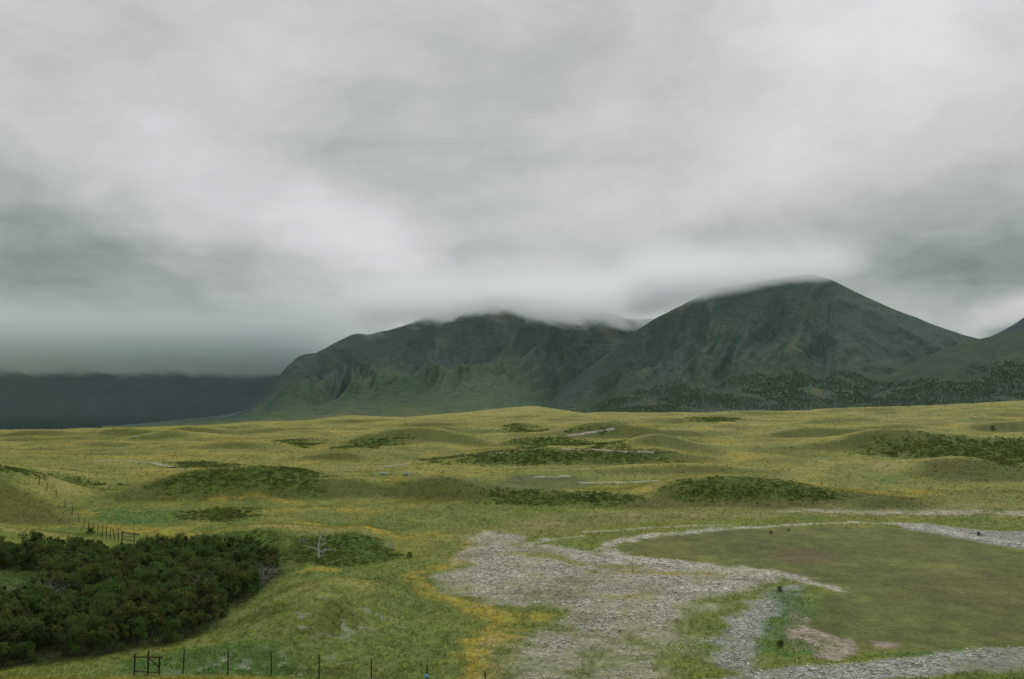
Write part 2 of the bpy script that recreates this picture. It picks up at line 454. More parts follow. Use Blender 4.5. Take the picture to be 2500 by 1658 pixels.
LUSHES = [Area([(0, 1385), (120, 1378), (160, 1420), (140, 1480), (60, 1535), (-150, 1545), (-150, 1385)], 1.2, 1.5, 3, seed=19),
          Area([(280, 1645), (300, 1615), (450, 1580), (600, 1560), (700, 1580), (760, 1640), (640, 1652)], 1.0, 1.6, 2.5, seed=20),
          Area([(1840, 1590), (1850, 1560), (1960, 1560), (2010, 1600), (1930, 1606)], 0.4, 0.8, 1.6, seed=21),
          Area([(1880, 1440), (1960, 1445), (2000, 1500), (1960, 1512), (1900, 1560), (1850, 1540), (1890, 1480)], 0.5, 1.8, 1.8, seed=22),
          Area([(230, 1245), (330, 1240), (450, 1248), (440, 1275), (330, 1280), (240, 1270)], 1.0, 1.5, 3, seed=23),
          Area([(2130, 1600), (2260, 1590), (2360, 1580), (2350, 1588), (2200, 1606)], 0.25, 0.5, 1.5, seed=26)]
YELS = [Area([(1200, 1288), (1150, 1325), (1115, 1375), (1020, 1400), (1000, 1418), (1060, 1456), (1140, 1478), (1200, 1500), (1280, 1512), (1370, 1500)], 0.5, 0.7, 2, (0.5, 0.9, 0.9, 0.9, 1.0, 0.9, 1.1, 1.5, 1.3, 0.5), 24),
        Area([(1100, 1700), (1110, 1600), (1170, 1540), (1230, 1520), (1260, 1540), (1230, 1600), (1220, 1700)], 0.8, 2.6, 2, seed=25),
        Area([(610, 1292), (680, 1285), (740, 1276), (850, 1287), (930, 1300), (1000, 1312)], 0.6, 1.0, 3, (0.4, 0.7, 1.1, 1.0, 1.2, 0.6), 27),
        Area([(190, 1278), (330, 1286), (450, 1288), (560, 1292), (480, 1312), (360, 1308), (240, 1296)], 1.2, 2.0, 4, seed=28),
        Area([(520, 1222), (620, 1214), (720, 1228), (800, 1245)], 0.8, 1.2, 4, (0.6, 1.2, 0.8, 0.3), 29),
        Area([(730, 1398), (780, 1388), (820, 1396)], 0.5, 0.8, 2, (0.5, 1.0, 0.4), 30),
        Area([(-150, 1285), (60, 1290), (160, 1284)], 1.0, 1.2, 3, (0.8, 1.0, 0.6), 31),
        Area([(-100, 1660), (250, 1655), (420, 1652), (600, 1652), (720, 1662), (740, 1720), (-100, 1720)], 0.5, 0.6, 1.5, seed=32),
        Area([(960, 1172), (1000, 1168)], 0.8, 0.8, 3, (1.2,), 33)]
DARKS = [  # brush-covered slopes: polygon, label of the scrub growing there, spacing of clumps, size, greenness
    ([(385, 1185), (450, 1157), (540, 1144), (650, 1139), (740, 1145), (783, 1165), (775, 1192), (700, 1200), (600, 1196), (500, 1198), (420, 1198)], 'dark green scrub covering the long mound behind the far fence', 2.2, 0.75),
    ([(1150, 1188), (1300, 1198), (1560, 1208), (1540, 1228), (1350, 1236), (1190, 1230)], 'dark scrub on the low bank in front of the small dry pond', 2.2, 0.75),
    ([(1640, 1195), (1690, 1176), (1760, 1167), (1850, 1170), (1950, 1184), (2060, 1202), (2040, 1220), (1850, 1225), (1660, 1220)], 'dark scrub on the broad mound above the gravel flats', 2.2, 0.75),
    ([(700, 1315), (780, 1312), (860, 1302), (930, 1320), (985, 1357), (930, 1374), (800, 1384), (715, 1370)], 'deep green scrub round the white dead tree on the mound', 5.0, 0.50),
    ([(440, 1335), (560, 1304), (680, 1300), (700, 1350), (690, 1378), (560, 1370), (460, 1375)], 'olive scrub on the mound slope just behind the willow thicket', 4.0, 0.45),
    ([(1040, 1122), (1170, 1108), (1330, 1095), (1460, 1105), (1640, 1107), (1620, 1116), (1500, 1128), (1350, 1132), (1150, 1130)], 'long dark belt of scrub below the pale track in mid plain', 1.4, 1.0),
    ([(1260, 1080), (1340, 1069), (1420, 1073), (1520, 1089), (1500, 1096), (1300, 1090)], 'dark scrub on the rounded rise above the long scrub belt', 0.9, 1.1),
    ([(825, 1094), (870, 1079), (950, 1067), (1000, 1063), (970, 1078), (900, 1092)], 'tilted dark strip of scrub beside a smooth grassy slope', 0.9, 1.1),
    ([(690, 1075), (740, 1078), (775, 1086), (740, 1092), (700, 1088)], 'small dark scrub hollow left of the tilted scrub strip', 0.9, 1.1),
    ([(2090, 1108), (2150, 1084), (2300, 1071), (2640, 1070), (2640, 1128), (2400, 1126), (2250, 1112)], 'wide dark scrub belt on the slope at the right edge', 1.2, 1.2),
    ([(20, 1142), (150, 1160), (290, 1185), (200, 1182), (60, 1162), (-120, 1140)], 'dark scrub under the ridge line at the left edge', 1.6, 0.9),
    ([(415, 1131), (500, 1128), (585, 1136), (560, 1142), (440, 1142)], 'narrow dark scrub strip beside the bend of the left track', 1.4, 0.9),
    ([(480, 1250), (530, 1240), (600, 1246), (595, 1268), (520, 1272), (480, 1264)], 'rounded dark scrub clump standing in the yellow hollow', 3.0, 0.7),
    ([(1236, 1040), (1290, 1044), (1330, 1053), (1260, 1054)], 'dark scrub on the small far rise in the middle', 0.5, 1.4),
    ([(1390, 1056), (1440, 1050), (1490, 1044), (1480, 1054), (1420, 1060)], 'dark scrub beside the straight pale far track', 0.5, 1.4),
    ([(1690, 1026), (1760, 1020), (1800, 1024), (1740, 1032)], 'thin dark scrub patch near the burnt forest edge', 0.35, 1.6),
]
DOLS = [Area([(-150, 1200), (60, 1195), (150, 1240), (170, 1280), (60, 1280), (-150, 1270)], 2.5, 3, 6, seed=50),
        Area([(2230, 1130), (2330, 1122), (2420, 1140), (2400, 1165), (2260, 1160)], 2.5, 2.5, 6, seed=51),
        Area([(960, 1205), (1060, 1185), (1180, 1195), (1180, 1225), (1000, 1230)], 3, 3, 5, seed=52),
        Area([(760, 1500), (860, 1500), (870, 1540), (780, 1550)], 1.2, 1.4, 2, seed=53),
        Area([(420, 1345), (560, 1305), (700, 1302), (720, 1380), (560, 1400)], 1.5, 2, 4, seed=54),
        Area([(1430, 1215), (2250, 1215), (2250, 1232), (1430, 1240)], 3, 3, 7, seed=55)]
DARKA = [Area(p[0], (3.2 + 3.0 * (p[3] > 0.9)) if i not in (3, 4) else 1.0, (6.0 + 5 * (p[3] > 0.9)) if i not in (3, 4) else 1.6, 8 if i not in (3, 4) else 4, seed=60 + i) for i, p in enumerate(DARKS)]
THICKET_PX = [(-160, 1348), (0, 1348), (120, 1338), (200, 1352), (300, 1368), (400, 1352), (480, 1335), (600, 1340), (690, 1378), (700, 1400), (640, 1442), (590, 1480), (520, 1540), (430, 1572), (320, 1596), (200, 1612), (60, 1632), (-160, 1650)]
THICKET = Area(THICKET_PX, 0.8, 0.8, 3, seed=80)
SAGES = [Area([(590, 1500), (640, 1470), (720, 1460), (860, 1470), (960, 1500), (940, 1545), (800, 1560), (640, 1560)], 2, 2, 3, seed=81),
         Area([(330, 1655), (420, 1620), (620, 1600), (900, 1600), (960, 1655)], 2, 2, 3, seed=82)]

def lerp(c, t, m):
    return c + (np.asarray(t) - c) * m[:, None]

def paint(X, Y, Z=None):
    """colour of the ground cover, share of bare gravel, share of short pond grass"""
    n1 = fbm(X / 22, Y / 26, 21, 4, 0.55); n2 = fbm(X / 6, Y / 9, 22, 4, 0.6); n3 = fbm(X / 1.6, Y / 2.2, 23, 3, 0.6); n4 = fbm(X / 75, Y / 60, 24, 4, 0.55)
    far = smooth(110, 260, Y)
    o = np.clip(0.22 + 0.50 * far + 0.75 * n1 + 0.55 * n2 + 0.3 * n4, 0, 1)
    c = lerp(np.repeat(GREEN[None], len(X), 0), OLIVE, o)
    c = lerp(c, (0.112, 0.160, 0.033), 0.55 * smooth(125, 85, Y) * np.clip(0.8 - 0.8 * n1, 0, 1))
    c = lerp(c, TAN * np.array((0.9, 0.92, 0.85)), 0.6 * BAND(X, Y) * np.clip(0.7 + 1.2 * n2 + 0.5 * n3, 0, 1))
    c = lerp(c, YEL, 0.55 * smooth(0.20, 0.62, n2 * 0.45 + n1 * 0.9 + 0.08 * far) * smooth(90, 140, Y))
    c = lerp(c, TAN, 0.5 * smooth(0.25, 0.6, fbm(X / 30, Y / 16, 27, 4, 0.6)) * far)
    c = lerp(c, DOLIVE, 0.6 * smooth(0.18, 0.5, fbm(X / 34, Y / 30, 25, 4, 0.6)) * far)
    c = lerp(c, OLIVE * 1.05, 0.3 * smooth(420, 700, Y))
    n6 = fbm(X / 16, Y / 22, 26, 4, 0.65)
    c = c * (1 + 0.5 * n6 * smooth(220, 400, Y))[:, None]
    c = lerp(c, DOLIVE * 0.9, 0.75 * smooth(0.26, 0.5, fbm(X / 42, Y / 30, 30, 4, 0.6)) * smooth(260, 400, Y))
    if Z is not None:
        # relief shading put into the grass colour: crowns paler and drier, camera-facing slopes darker green
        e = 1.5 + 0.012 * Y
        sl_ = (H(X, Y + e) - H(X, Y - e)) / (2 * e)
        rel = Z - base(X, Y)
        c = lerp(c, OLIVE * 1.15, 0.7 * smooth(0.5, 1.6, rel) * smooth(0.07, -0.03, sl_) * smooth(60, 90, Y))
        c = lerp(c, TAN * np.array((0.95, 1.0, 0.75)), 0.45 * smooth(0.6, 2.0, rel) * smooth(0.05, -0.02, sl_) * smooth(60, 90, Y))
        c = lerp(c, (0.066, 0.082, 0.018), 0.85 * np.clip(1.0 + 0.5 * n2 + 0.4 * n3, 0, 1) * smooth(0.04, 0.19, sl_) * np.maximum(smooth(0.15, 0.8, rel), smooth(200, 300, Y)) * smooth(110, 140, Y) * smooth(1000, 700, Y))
    for a in DOLS: c = lerp(c, DOLIVE, 0.8 * a(X, Y))
    for a, st in zip(LUSHES[:2], (0.62, 1.0)): c = lerp(c, LUSH * st, 0.85 * a(X, Y))
    sg = np.zeros(len(X))
    for a in SAGES: sg = np.maximum(sg, a(X, Y))
    c = lerp(c, DOLIVE * 0.9, 0.7 * sg * smooth(0.05, 0.35, -n2 + 0.4 * n3))
    c = lerp(c, SAGE, 0.85 * sg * smooth(0.12, 0.42, 0.5 * n2 + 0.9 * n3 + 0.5 * fbm(X / 0.6, Y / 0.8, 28, 2)))
    for a, st in zip(YELS, (0.75, 0.8, 0.7, 0.6, 0.6, 0.7, 0.5, 0.7, 0.5)):
        c = lerp(c, YEL, st * a(X, Y) * np.clip(0.72 + 1.1 * n3 + 0.7 * n2, 0, 1))
    gv = np.zeros(len(X)); pond = np.zeros(len(X))
    for a in GRAVEL:
        m = a(X, Y); m = m * np.clip(0.90 + 1.3 * fbm(X / 5, Y / 8, 33, 4, 0.6) + 0.5 * n3 - 0.25 * smooth(72, 56, Y), 0.15, 1)
        c = lerp(c, GRAV, 0.9 * m); gv = np.maximum(gv, m)
        c = lerp(c, PALE, 0.75 * m * smooth(0.10, 0.45, fbm(X / 7, Y / 5, 35, 4, 0.6)))
        c = c * (1 + 0.55 * m * fbm(X / 11 + 0.02 * Y, Y / 2.6 + X / 30, 38, 4, 0.6))[:, None]
        c = lerp(c, (0.15, 0.155, 0.075), 0.75 * m * smooth(0.02, 0.4, fbm(X / 9, Y / 7, 36, 4, 0.6)))
    m = 0.55 * THIN(X, Y) * np.clip(0.7 + 1.5 * fbm(X / 4, Y / 6, 37, 4, 0.6) + 0.6 * n3, 0, 1); c = lerp(c, GRAV * 0.95, m); gv = np.maximum(gv, m)
    for i_, a in enumerate(WEDGES):
        m = a(X, Y) * np.clip(0.75 + 1.2 * n3, 0, 1); c = lerp(c, (OLIVE * 0.85, YEL * 0.8, GREEN * 1.1, OLIVE, GREEN * 1.15, OLIVE)[i_], 0.8 * m); gv = gv * (1 - 0.8 * m)
    for a in PONDS:
        m = a(X, Y); pond = np.maximum(pond, m)
        c = lerp(c, POND * (1.05 + 0.35 * n1[:, None] + 0.30 * n2[:, None] + 0.25 * n3[:, None]) * np.where(n4 > 0, 1.0, 1.0)[:, None] + np.array((0.03, 0.018, 0.006)) * smooth(0.0, 0.4, fbm(X / 11, Y / 14, 45, 4, 0.6))[:, None], m); gv = gv * (1 - m)
    for a, st in zip(MUDS, (0.85, 0.3)): c = lerp(c, MUD, st * a(X, Y) * np.clip(0.8 + 0.8 * n2 + 0.5 * n3, 0, 1))
    for a in GREYGRAV:
        m = a(X, Y) * np.clip(0.85 + 1.0 * n2, 0.2, 1); c = lerp(c, GREY, 0.9 * m); gv = np.maximum(gv, m); pond = pond * (1 - m)
    for a in PINKS:
        m = a(X, Y) * np.clip(0.8 + 1.4 * n3, 0, 1); c = lerp(c, PINK, 0.9 * m); gv = np.maximum(gv, 0.6 * m); pond = pond * (1 - m)
    for i_, a in enumerate(STRIPS):
        m = a(X, Y) * np.clip(0.62 + 1.0 * n3 + 0.7 * n2, 0, 1); c = lerp(c, PALE, (0.65 if i_ in (3, 4) else 0.85) * m); gv = np.maximum(gv, m); pond = pond * (1 - m)
    for a in LUSHES[2:]:
        m = a(X, Y) * np.clip(0.75 + 1.6 * n3, 0, 1); c = lerp(c, LUSH * 1.15, 0.9 * m); gv = gv * (1 - m)
    dk = np.zeros(len(X))
    for a in DARKA: dk = np.maximum(dk, a(X, Y))
    c = lerp(c, DARK * 1.7, 0.8 * np.maximum(DARKA[3](X, Y), 0.8 * DARKA[4](X, Y)))
    dk = dk * np.clip(0.92 + 0.6 * n2 + 0.4 * n3, 0, 1)
    c = lerp(c, DARK * np.array((2.1, 2.4, 1.3)), 0.88 * dk)
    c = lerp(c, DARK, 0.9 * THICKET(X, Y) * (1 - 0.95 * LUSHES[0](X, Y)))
    c = c * (1 + 0.16 * n3[:, None] + 0.12 * n2[:, None])
    return np.clip(c, 0.004, 0.8), gv, pond, dk

# ------------------------------------------------------------------ materials
def new_mat(name):
    m = bpy.data.materials.new(name)
    m.use_nodes = True
    m.node_tree.nodes.clear()
    return m, NB(m.node_tree)

def ground_mat():
    m, n = new_mat('ground_cover')
    at = n.new('ShaderNodeAttribute', attribute_name='Col')
    gv = n.new('ShaderNodeAttribute', attribute_name='gravel')
    geo = n.new('ShaderNodeNewGeometry')
    pos = geo.outputs['Position']
    a = n.noise(pos, 2.3, 4.0, 0.65)
    b = n.noise(pos, 0.45, 4.0, 0.6)
    v = n.new('ShaderNodeTexVoronoi', feature='F1'); v.inputs['Scale'].default_value = 4.5
    n.put(v.inputs['Vector'], pos)
    sc = n.new('ShaderNodeSeparateColor'); n.put(sc.inputs[0], v.outputs['Color'])
    grassv = n.m('ADD', n.rng(a, 0.25, 0.75, 0.62, 1.40, False), n.rng(b, 0.3, 0.7, -0.14, 0.14, False))
    stonev = n.m('ADD', n.rng(sc.outputs[0], 0.0, 1.0, 0.55, 1.45, False), n.rng(v.outputs['Distance'], 0.0, 0.7, 0.12, -0.35, False))
    val = n.m('ADD', n.m('MULTIPLY', grassv, n.m('SUBTRACT', 1.0, gv.outputs['Fac'])), n.m('MULTIPLY', stonev, gv.outputs['Fac']))
    colr = n.mix(1.0, at.outputs['Color'], n.xyz(val, val, val), 'MULTIPLY')
    bs = n.new('ShaderNodeBsdfPrincipled')
    n.put(bs.inputs['Base Color'], colr)
    bs.inputs['Roughness'].default_value = 0.95
    bs.inputs['Specular IOR Level'].default_value = 0.1
    bp = n.new('ShaderNodeBump'); bp.inputs['Strength'].default_value = 0.5; bp.inputs['Distance'].default_value = 0.25
    n.put(bp.inputs['Height'], a); n.put(bs.inputs['Normal'], bp.outputs[0])
    out = n.new('ShaderNodeOutputMaterial'); n.put(out.inputs[0], bs.outputs[0])
    return m

def attr_mat(name, var=0.0, rough=0.9, spec=0.1, scale=8.0, rand=0.0, trans=0.0):
    """diffuse colour from the mesh, with grain and a tint of each object's own"""
    m, n = new_mat(name)
    at = n.new('ShaderNodeAttribute', attribute_name='Col')
    c = at.outputs['Color']
    if var:
        geo = n.new('ShaderNodeNewGeometry')
        v = n.rng(n.noise(geo.outputs['Position'], scale, 4.0, 0.6), 0.25, 0.75, 1 - var, 1 + var, False)
        c = n.mix(1.0, c, n.xyz(v, v, v), 'MULTIPLY')
    if rand:
        oi = n.new('ShaderNodeObjectInfo')
        r = n.rng(oi.outputs['Random'], 0, 1, 1 - rand, 1 + rand, False)
        r2 = n.rng(n.m('FRACT', n.m('MULTIPLY', oi.outputs['Random'], 7.3)), 0, 1, 1 - rand * 0.8, 1 + rand * 0.6, False)
        c = n.mix(1.0, c, n.xyz(r2, r, r), 'MULTIPLY')
    bs = n.new('ShaderNodeBsdfPrincipled')
    n.put(bs.inputs['Base Color'], c)
    bs.inputs['Roughness'].default_value = rough
    bs.inputs['Specular IOR Level'].default_value = spec
    sh = bs.outputs[0]
    if trans:
        tr = n.new('ShaderNodeBsdfTranslucent'); n.put(tr.inputs[0], c)
        mxs = n.new('ShaderNodeMixShader'); mxs.inputs[0].default_value = trans
        n.put(mxs.inputs[1], sh); n.put(mxs.inputs[2], tr.outputs[0]); sh = mxs.outputs[0]
    out = n.new('ShaderNodeOutputMaterial'); n.put(out.inputs[0], sh)
    return m

def plain_mat(name, colr, rough=0.8, var=0.25, scale=9.0, spec=0.2):
    m, n = new_mat(name)
    tcn = n.new('ShaderNodeTexCoord')
    v = n.rng(n.noise(tcn.outputs['Object'], scale, 5.0, 0.6), 0.25, 0.75, 1 - var, 1 + var, False)
    c = n.mix(1.0, (*colr, 1), n.xyz(v, v, v), 'MULTIPLY')
    bs = n.new('ShaderNodeBsdfPrincipled')
    n.put(bs.inputs['Base Color'], c)
    bs.inputs['Roughness'].default_value = rough
    bs.inputs['Specular IOR Level'].default_value = spec
    out = n.new('ShaderNodeOutputMaterial'); n.put(out.inputs[0], bs.outputs[0])
    return m

M_GROUND = ground_mat()
M_GRASS = attr_mat('grass_blades', 0.0, trans=0.5)
M_SCRUB = attr_mat('scrub_leaves', 0.0, trans=0.5)
M_LEAF = attr_mat('willow_leaves', 0.0, 0.7, 0.2, rand=0.12, trans=0.5)
M_STONE = attr_mat('stones', 0.15, 0.85, 0.2)
M_ROCK = attr_mat('mountain_slopes', 0.45, 0.95, 0.05, 0.035)
M_BARK = plain_mat('willow_bark', (0.10, 0.085, 0.06))
M_DEAD = plain_mat('bleached_wood', (0.38, 0.37, 0.33), 0.8, 0.2)
M_DEADG = plain_mat('grey_twigs', (0.20, 0.20, 0.17), 0.85, 0.3)
M_POST = plain_mat('weathered_post_wood', (0.045, 0.030, 0.020), 0.9, 0.4, 14)
M_WIRE = plain_mat('fence_wire', (0.08, 0.065, 0.055), 0.6, 0.2)
M_BLUE = plain_mat('blue_plastic', (0.22, 0.42, 0.60), 0.4, 0.12, 3, 0.4)
M_WHITE = plain_mat('white_painted_metal', (0.75, 0.75, 0.72), 0.5, 0.08, 3, 0.4)
M_TRACK = plain_mat('track_dirt', (0.30, 0.275, 0.215), 0.95, 0.25, 0.6, 0.05)

# ------------------------------------------------------------------ the ground sheet
TH = np.radians(np.concatenate([np.linspace(-180, -34, 34)[:-1], np.linspace(-34, 34, 660), np.linspace(34, 180, 34)[1:]]))
RR = np.concatenate([np.geomspace(1.0, 40, 34)[:-1], np.geomspace(40, 900, 520), np.geomspace(900, 12500, 46)[1:]])
TT, R2 = np.meshgrid(TH, RR)
GX, GY = (R2 * np.sin(TT)).ravel(), (R2 * np.cos(TT)).ravel()
GZ = H(GX, GY)
nc, nr = len(TH), len(RR)
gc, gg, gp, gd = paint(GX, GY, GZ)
ii, jj = np.meshgrid(np.arange(nr - 1), np.arange(nc - 1), indexing='ij')
q = (ii * nc + jj).ravel()
GF = np.stack([q, q + 1, q + nc + 1, q + nc], 1)[:, ::-1]
GV = np.stack([GX, GY, GZ], 1)
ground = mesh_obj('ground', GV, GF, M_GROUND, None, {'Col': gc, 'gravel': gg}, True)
tag(ground, 'rolling olive grassland with dry gravel flats in the valley', 'ground', kind='structure')


# ------------------------------------------------------------------ mountains
def mountain(name, crest, Yc, Yf, zf, prof, label, colour, ravine=60.0, rscale=420.0, nx=300, nv=110, back=0.35, seed=0, jag=4.0, kind='structure', feet=None):
    C = np.array([at_depth(a, b, Yc) for a, b in crest])
    us = np.linspace(C[0, 0] / Yc, C[-1, 0] / Yc, nx)
    zc = np.interp(us * Yc, C[:, 0], C[:, 2])
    k = 3
    zc = np.convolve(np.pad(zc, k // 2, mode='edge'), np.ones(k) / k, 'valid')
    zc = zc + jag * fbm(us * Yc / 130.0, np.zeros(nx), 200 + seed, 4, 0.6) * 1.6
    vs = np.concatenate([np.linspace(0, 1, nv), 1 + np.linspace(0, back, nv // 4)[1:]])
    U, Vv = np.meshgrid(us, vs)
    if feet:                                                 # the foot of the slope draws back behind a nearer mountain
        Yf = np.interp(us, [uu(p[0]) for p in feet], [p[1] for p in feet])
    Yg = Yf + Vv * (Yc - Yf)
    Xg = U * Yg
    # spurs and gullies wander down the face
    bend = 0.5 * fbm(U * Yc / 900.0, Vv * 1.3, 210 + seed, 2)
    s = U * Yc / rscale + bend * 2.4 - 0.9 * Vv
    rid = 1 - np.abs(fbm(s, Vv * 2.0 + 3, 220 + seed, 6, 0.5)) * 2.2
    f = np.interp(Vv, [p[0] for p in prof], [p[1] for p in prof])
    zf = (base(us * Yf, np.broadcast_to(np.asarray(Yf, float), (nx,))) - 5.0)[None, :] if zf is None else zf
    ZZ = zf + (zc[None, :] - zf) * f
    env = smooth(0.25, 0.62, Vv) * np.clip(4 * Vv * (1 - Vv), 0, 1) ** 0.7 * np.clip((zc[None, :] - zf) / 300.0, 0, 1)
    ZZ = ZZ + ravine * (rid - 0.75) * env
    ZZ = ZZ + 14 * fbm(Xg / 80.0, Yg / 110.0, 230 + seed, 5, 0.6) * np.clip(Vv * 3, 0, 1) * np.clip(1.05 - Vv, 0, 1)
    ZZ = np.where(Vv > 1, zc[None, :] - (Vv - 1) * (zc[None, :] - zf) * 1.2, ZZ)
    col = colour(U, Vv, Xg, Yg, ZZ, rid)
    n, m = len(vs), nx
    a, b = np.meshgrid(np.arange(n - 1), np.arange(m - 1), indexing='ij')
    qq = (a * m + b).ravel()
    o = mesh_obj(name, np.stack([Xg, Yg, ZZ], -1).reshape(-1, 3), np.stack([qq, qq + 1, qq + m + 1, qq + m], 1), M_ROCK, None,
                 {'Col': col.reshape(-1, 3)}, True)
    tag(o, label, 'mountain', kind=kind)
    return U, Vv, Xg, Yg, ZZ

def mixc(c, t, m): return c + (np.asarray(t) - c) * np.clip(m, 0, 1)[..., None]

FOREST = (0.026, 0.056, 0.028); SCREE = (0.125, 0.112, 0.080); MEADOW = (0.070, 0.092, 0.038); ROCKC = (0.037, 0.058, 0.048); OLIVEF = (0.115, 0.118, 0.046)

def col_range(U, V, X, Y, Z, rid):
    c = np.broadcast_to(np.array(FOREST) * 1.15, U.shape + (3,)).copy()
    s = U * 5200
    c = mixc(c, ROCKC, smooth(0.35, 0.8, V + 0.5 * fbm(s / 300, V * 3, 301, 4)))
    streak = fbm(s / 190 + 0.8 * V, V * 4.5, 302, 5, 0.6)
    c = mixc(c, SCREE, 0.5 * smooth(0.10, 0.5, streak + 0.5 * (rid - 0.8)) * smooth(0.25, 0.6, V) )
    c = mixc(c, MEADOW, 0.75 * smooth(0.55, 0.15, V + 0.25 * fbm(s / 420, V * 4, 303, 3)) * smooth(uu(1500), uu(1100), U))
    c = mixc(c, OLIVEF, 0.9 * smooth(0.22, 0.05, V + 0.1 * fbm(s / 200, V * 4, 305, 3)) * smooth(uu(1450), uu(1250), U))
    return c

def col_peak(U, V, X, Y, Z, rid):
    c = np.broadcast_to(np.array(FOREST), U.shape + (3,)).copy()
    s = U * 4200
    n = fbm(s / 260, V * 2.5, 311, 5, 0.6)
    c = mixc(c, (0.038, 0.062, 0.044), smooth(0.3, 0.75, V + 0.6 * n))
    streak = fbm(s / 150 - V * 2.4, V * 3.6, 312, 5, 0.6)
    left = smooth(uu(2150), uu(1750), U)
    c = mixc(c, SCREE, 0.6 * smooth(0.12, 0.5, streak + 0.5 * (rid - 0.85)) * smooth(0.28, 0.6, V) * (0.25 + 0.75 * left))
    c = mixc(c, (0.085, 0.090, 0.036), 0.8 * smooth(0.15, 0.5, fbm(s / 170, V * 3, 313, 4)) * smooth(0.75, 0.4, V))
    c = mixc(c, (0.07, 0.10, 0.075), 0.5 * smooth(0.1, 0.45, fbm(s / 200, V * 9, 314, 4)) * smooth(0.30, 0.08, V))
    return c

def col_hill(U, V, X, Y, Z, rid):
    c = np.broadcast_to(np.array(FOREST) * 0.82, U.shape + (3,)).copy()
    s = U * 3400
    c = mixc(c, (0.075, 0.086, 0.034), 0.6 * smooth(0.2, 0.55, fbm(s / 150 + 2 * V, V * 8, 321, 5, 0.6)))
    c = mixc(c, (0.09, 0.12, 0.10), 0.6 * smooth(0.15, 0.5, fbm(s / 150, V * 9, 322, 4)) * smooth(0.5, 0.1, V))
    return c

def col_far(U, V, X, Y, Z, rid):
    c = np.broadcast_to(np.array((0.012, 0.024, 0.024)), U.shape + (3,)).copy()
    return c * (1 + 0.4 * fbm(U * 60, V * 5, 331, 4))[..., None]

PR1 = [(0, 0), (0.12, 0.012), (0.3, 0.075), (0.5, 0.22), (0.7, 0.46), (0.86, 0.75), (1, 1.0)]
PR2 = [(0, 0), (0.15, 0.03), (0.35, 0.14), (0.6, 0.40), (0.8, 0.68), (1, 1.0)]
mountain('mountain', [(250, 1085), (490, 1048), (560, 1028), (600, 1008), (640, 970), (665, 935), (700, 895), (728, 872), (742, 865), (770, 863), (800, 845), (850, 822), (866, 815), (882, 815), (896, 818), (950, 806),
                      (1000, 790), (1060, 766), (1120, 744), (1200, 722), (1300, 724), (1380, 745), (1440, 764), (1480, 762), (1530, 780), (1560, 778), (1620, 780), (1750, 800), (1900, 850)],
         5200, 1250, None, PR1, 'dark craggy mountain ridge with its crest lost in low cloud', col_range, 120, 330, 560, 260, seed=1, jag=5, feet=[(250, 1250), (1240, 1250), (1400, 3600), (1900, 4300)])
gr_peak = mountain('mountain', [(1220, 1004), (1320, 972), (1400, 926), (1480, 866), (1560, 803), (1600, 778), (1640, 757), (1700, 726), (1760, 702), (1850, 686), (1930, 675), (1985, 669), (2030, 684), (2080, 708), (2150, 741),
                      (2230, 773), (2300, 800), (2350, 818), (2420, 834), (2600, 870), (2900, 930)],
         4200, 1900, None, PR2, 'broad pointed mountain with scree streaks and cloud brushing its summit', col_peak, 75, 240, 560, 240, seed=2, jag=3)
gr_hill = mountain('foothill', [(1560, 1040), (1760, 1022), (1880, 1004), (2000, 968), (2120, 925), (2240, 880), (2340, 838), (2420, 822), (2500, 806), (2620, 790), (2900, 770), (3300, 760)],
         3300, 1500, None, PR2, 'forested green foothill rising at the right edge under the pointed mountain', col_hill, 34, 220, 260, 90, seed=3, jag=3)
mountain('mountain', [(-1600, 800), (-600, 820), (-100, 850), (100, 845), (300, 852), (520, 850), (700, 845), (900, 850)],
         8200, 6200, -190, [(0, 0), (0.5, 0.42), (1, 1)], 'very dark blue mountain wall cut off flat by the cloud at left', col_far, 40, 600, 200, 40, seed=4, jag=2)
mountain('mountain', [(2300, 860), (2400, 830), (2440, 812), (2470, 795), (2500, 775), (2580, 735), (2900, 690)],
         8600, 6500, -40, [(0, 0), (0.5, 0.42), (1, 1)], 'distant blue mountain shoulder peeping in at the right edge', col_far, 40, 500, 120, 40, seed=5, jag=2)

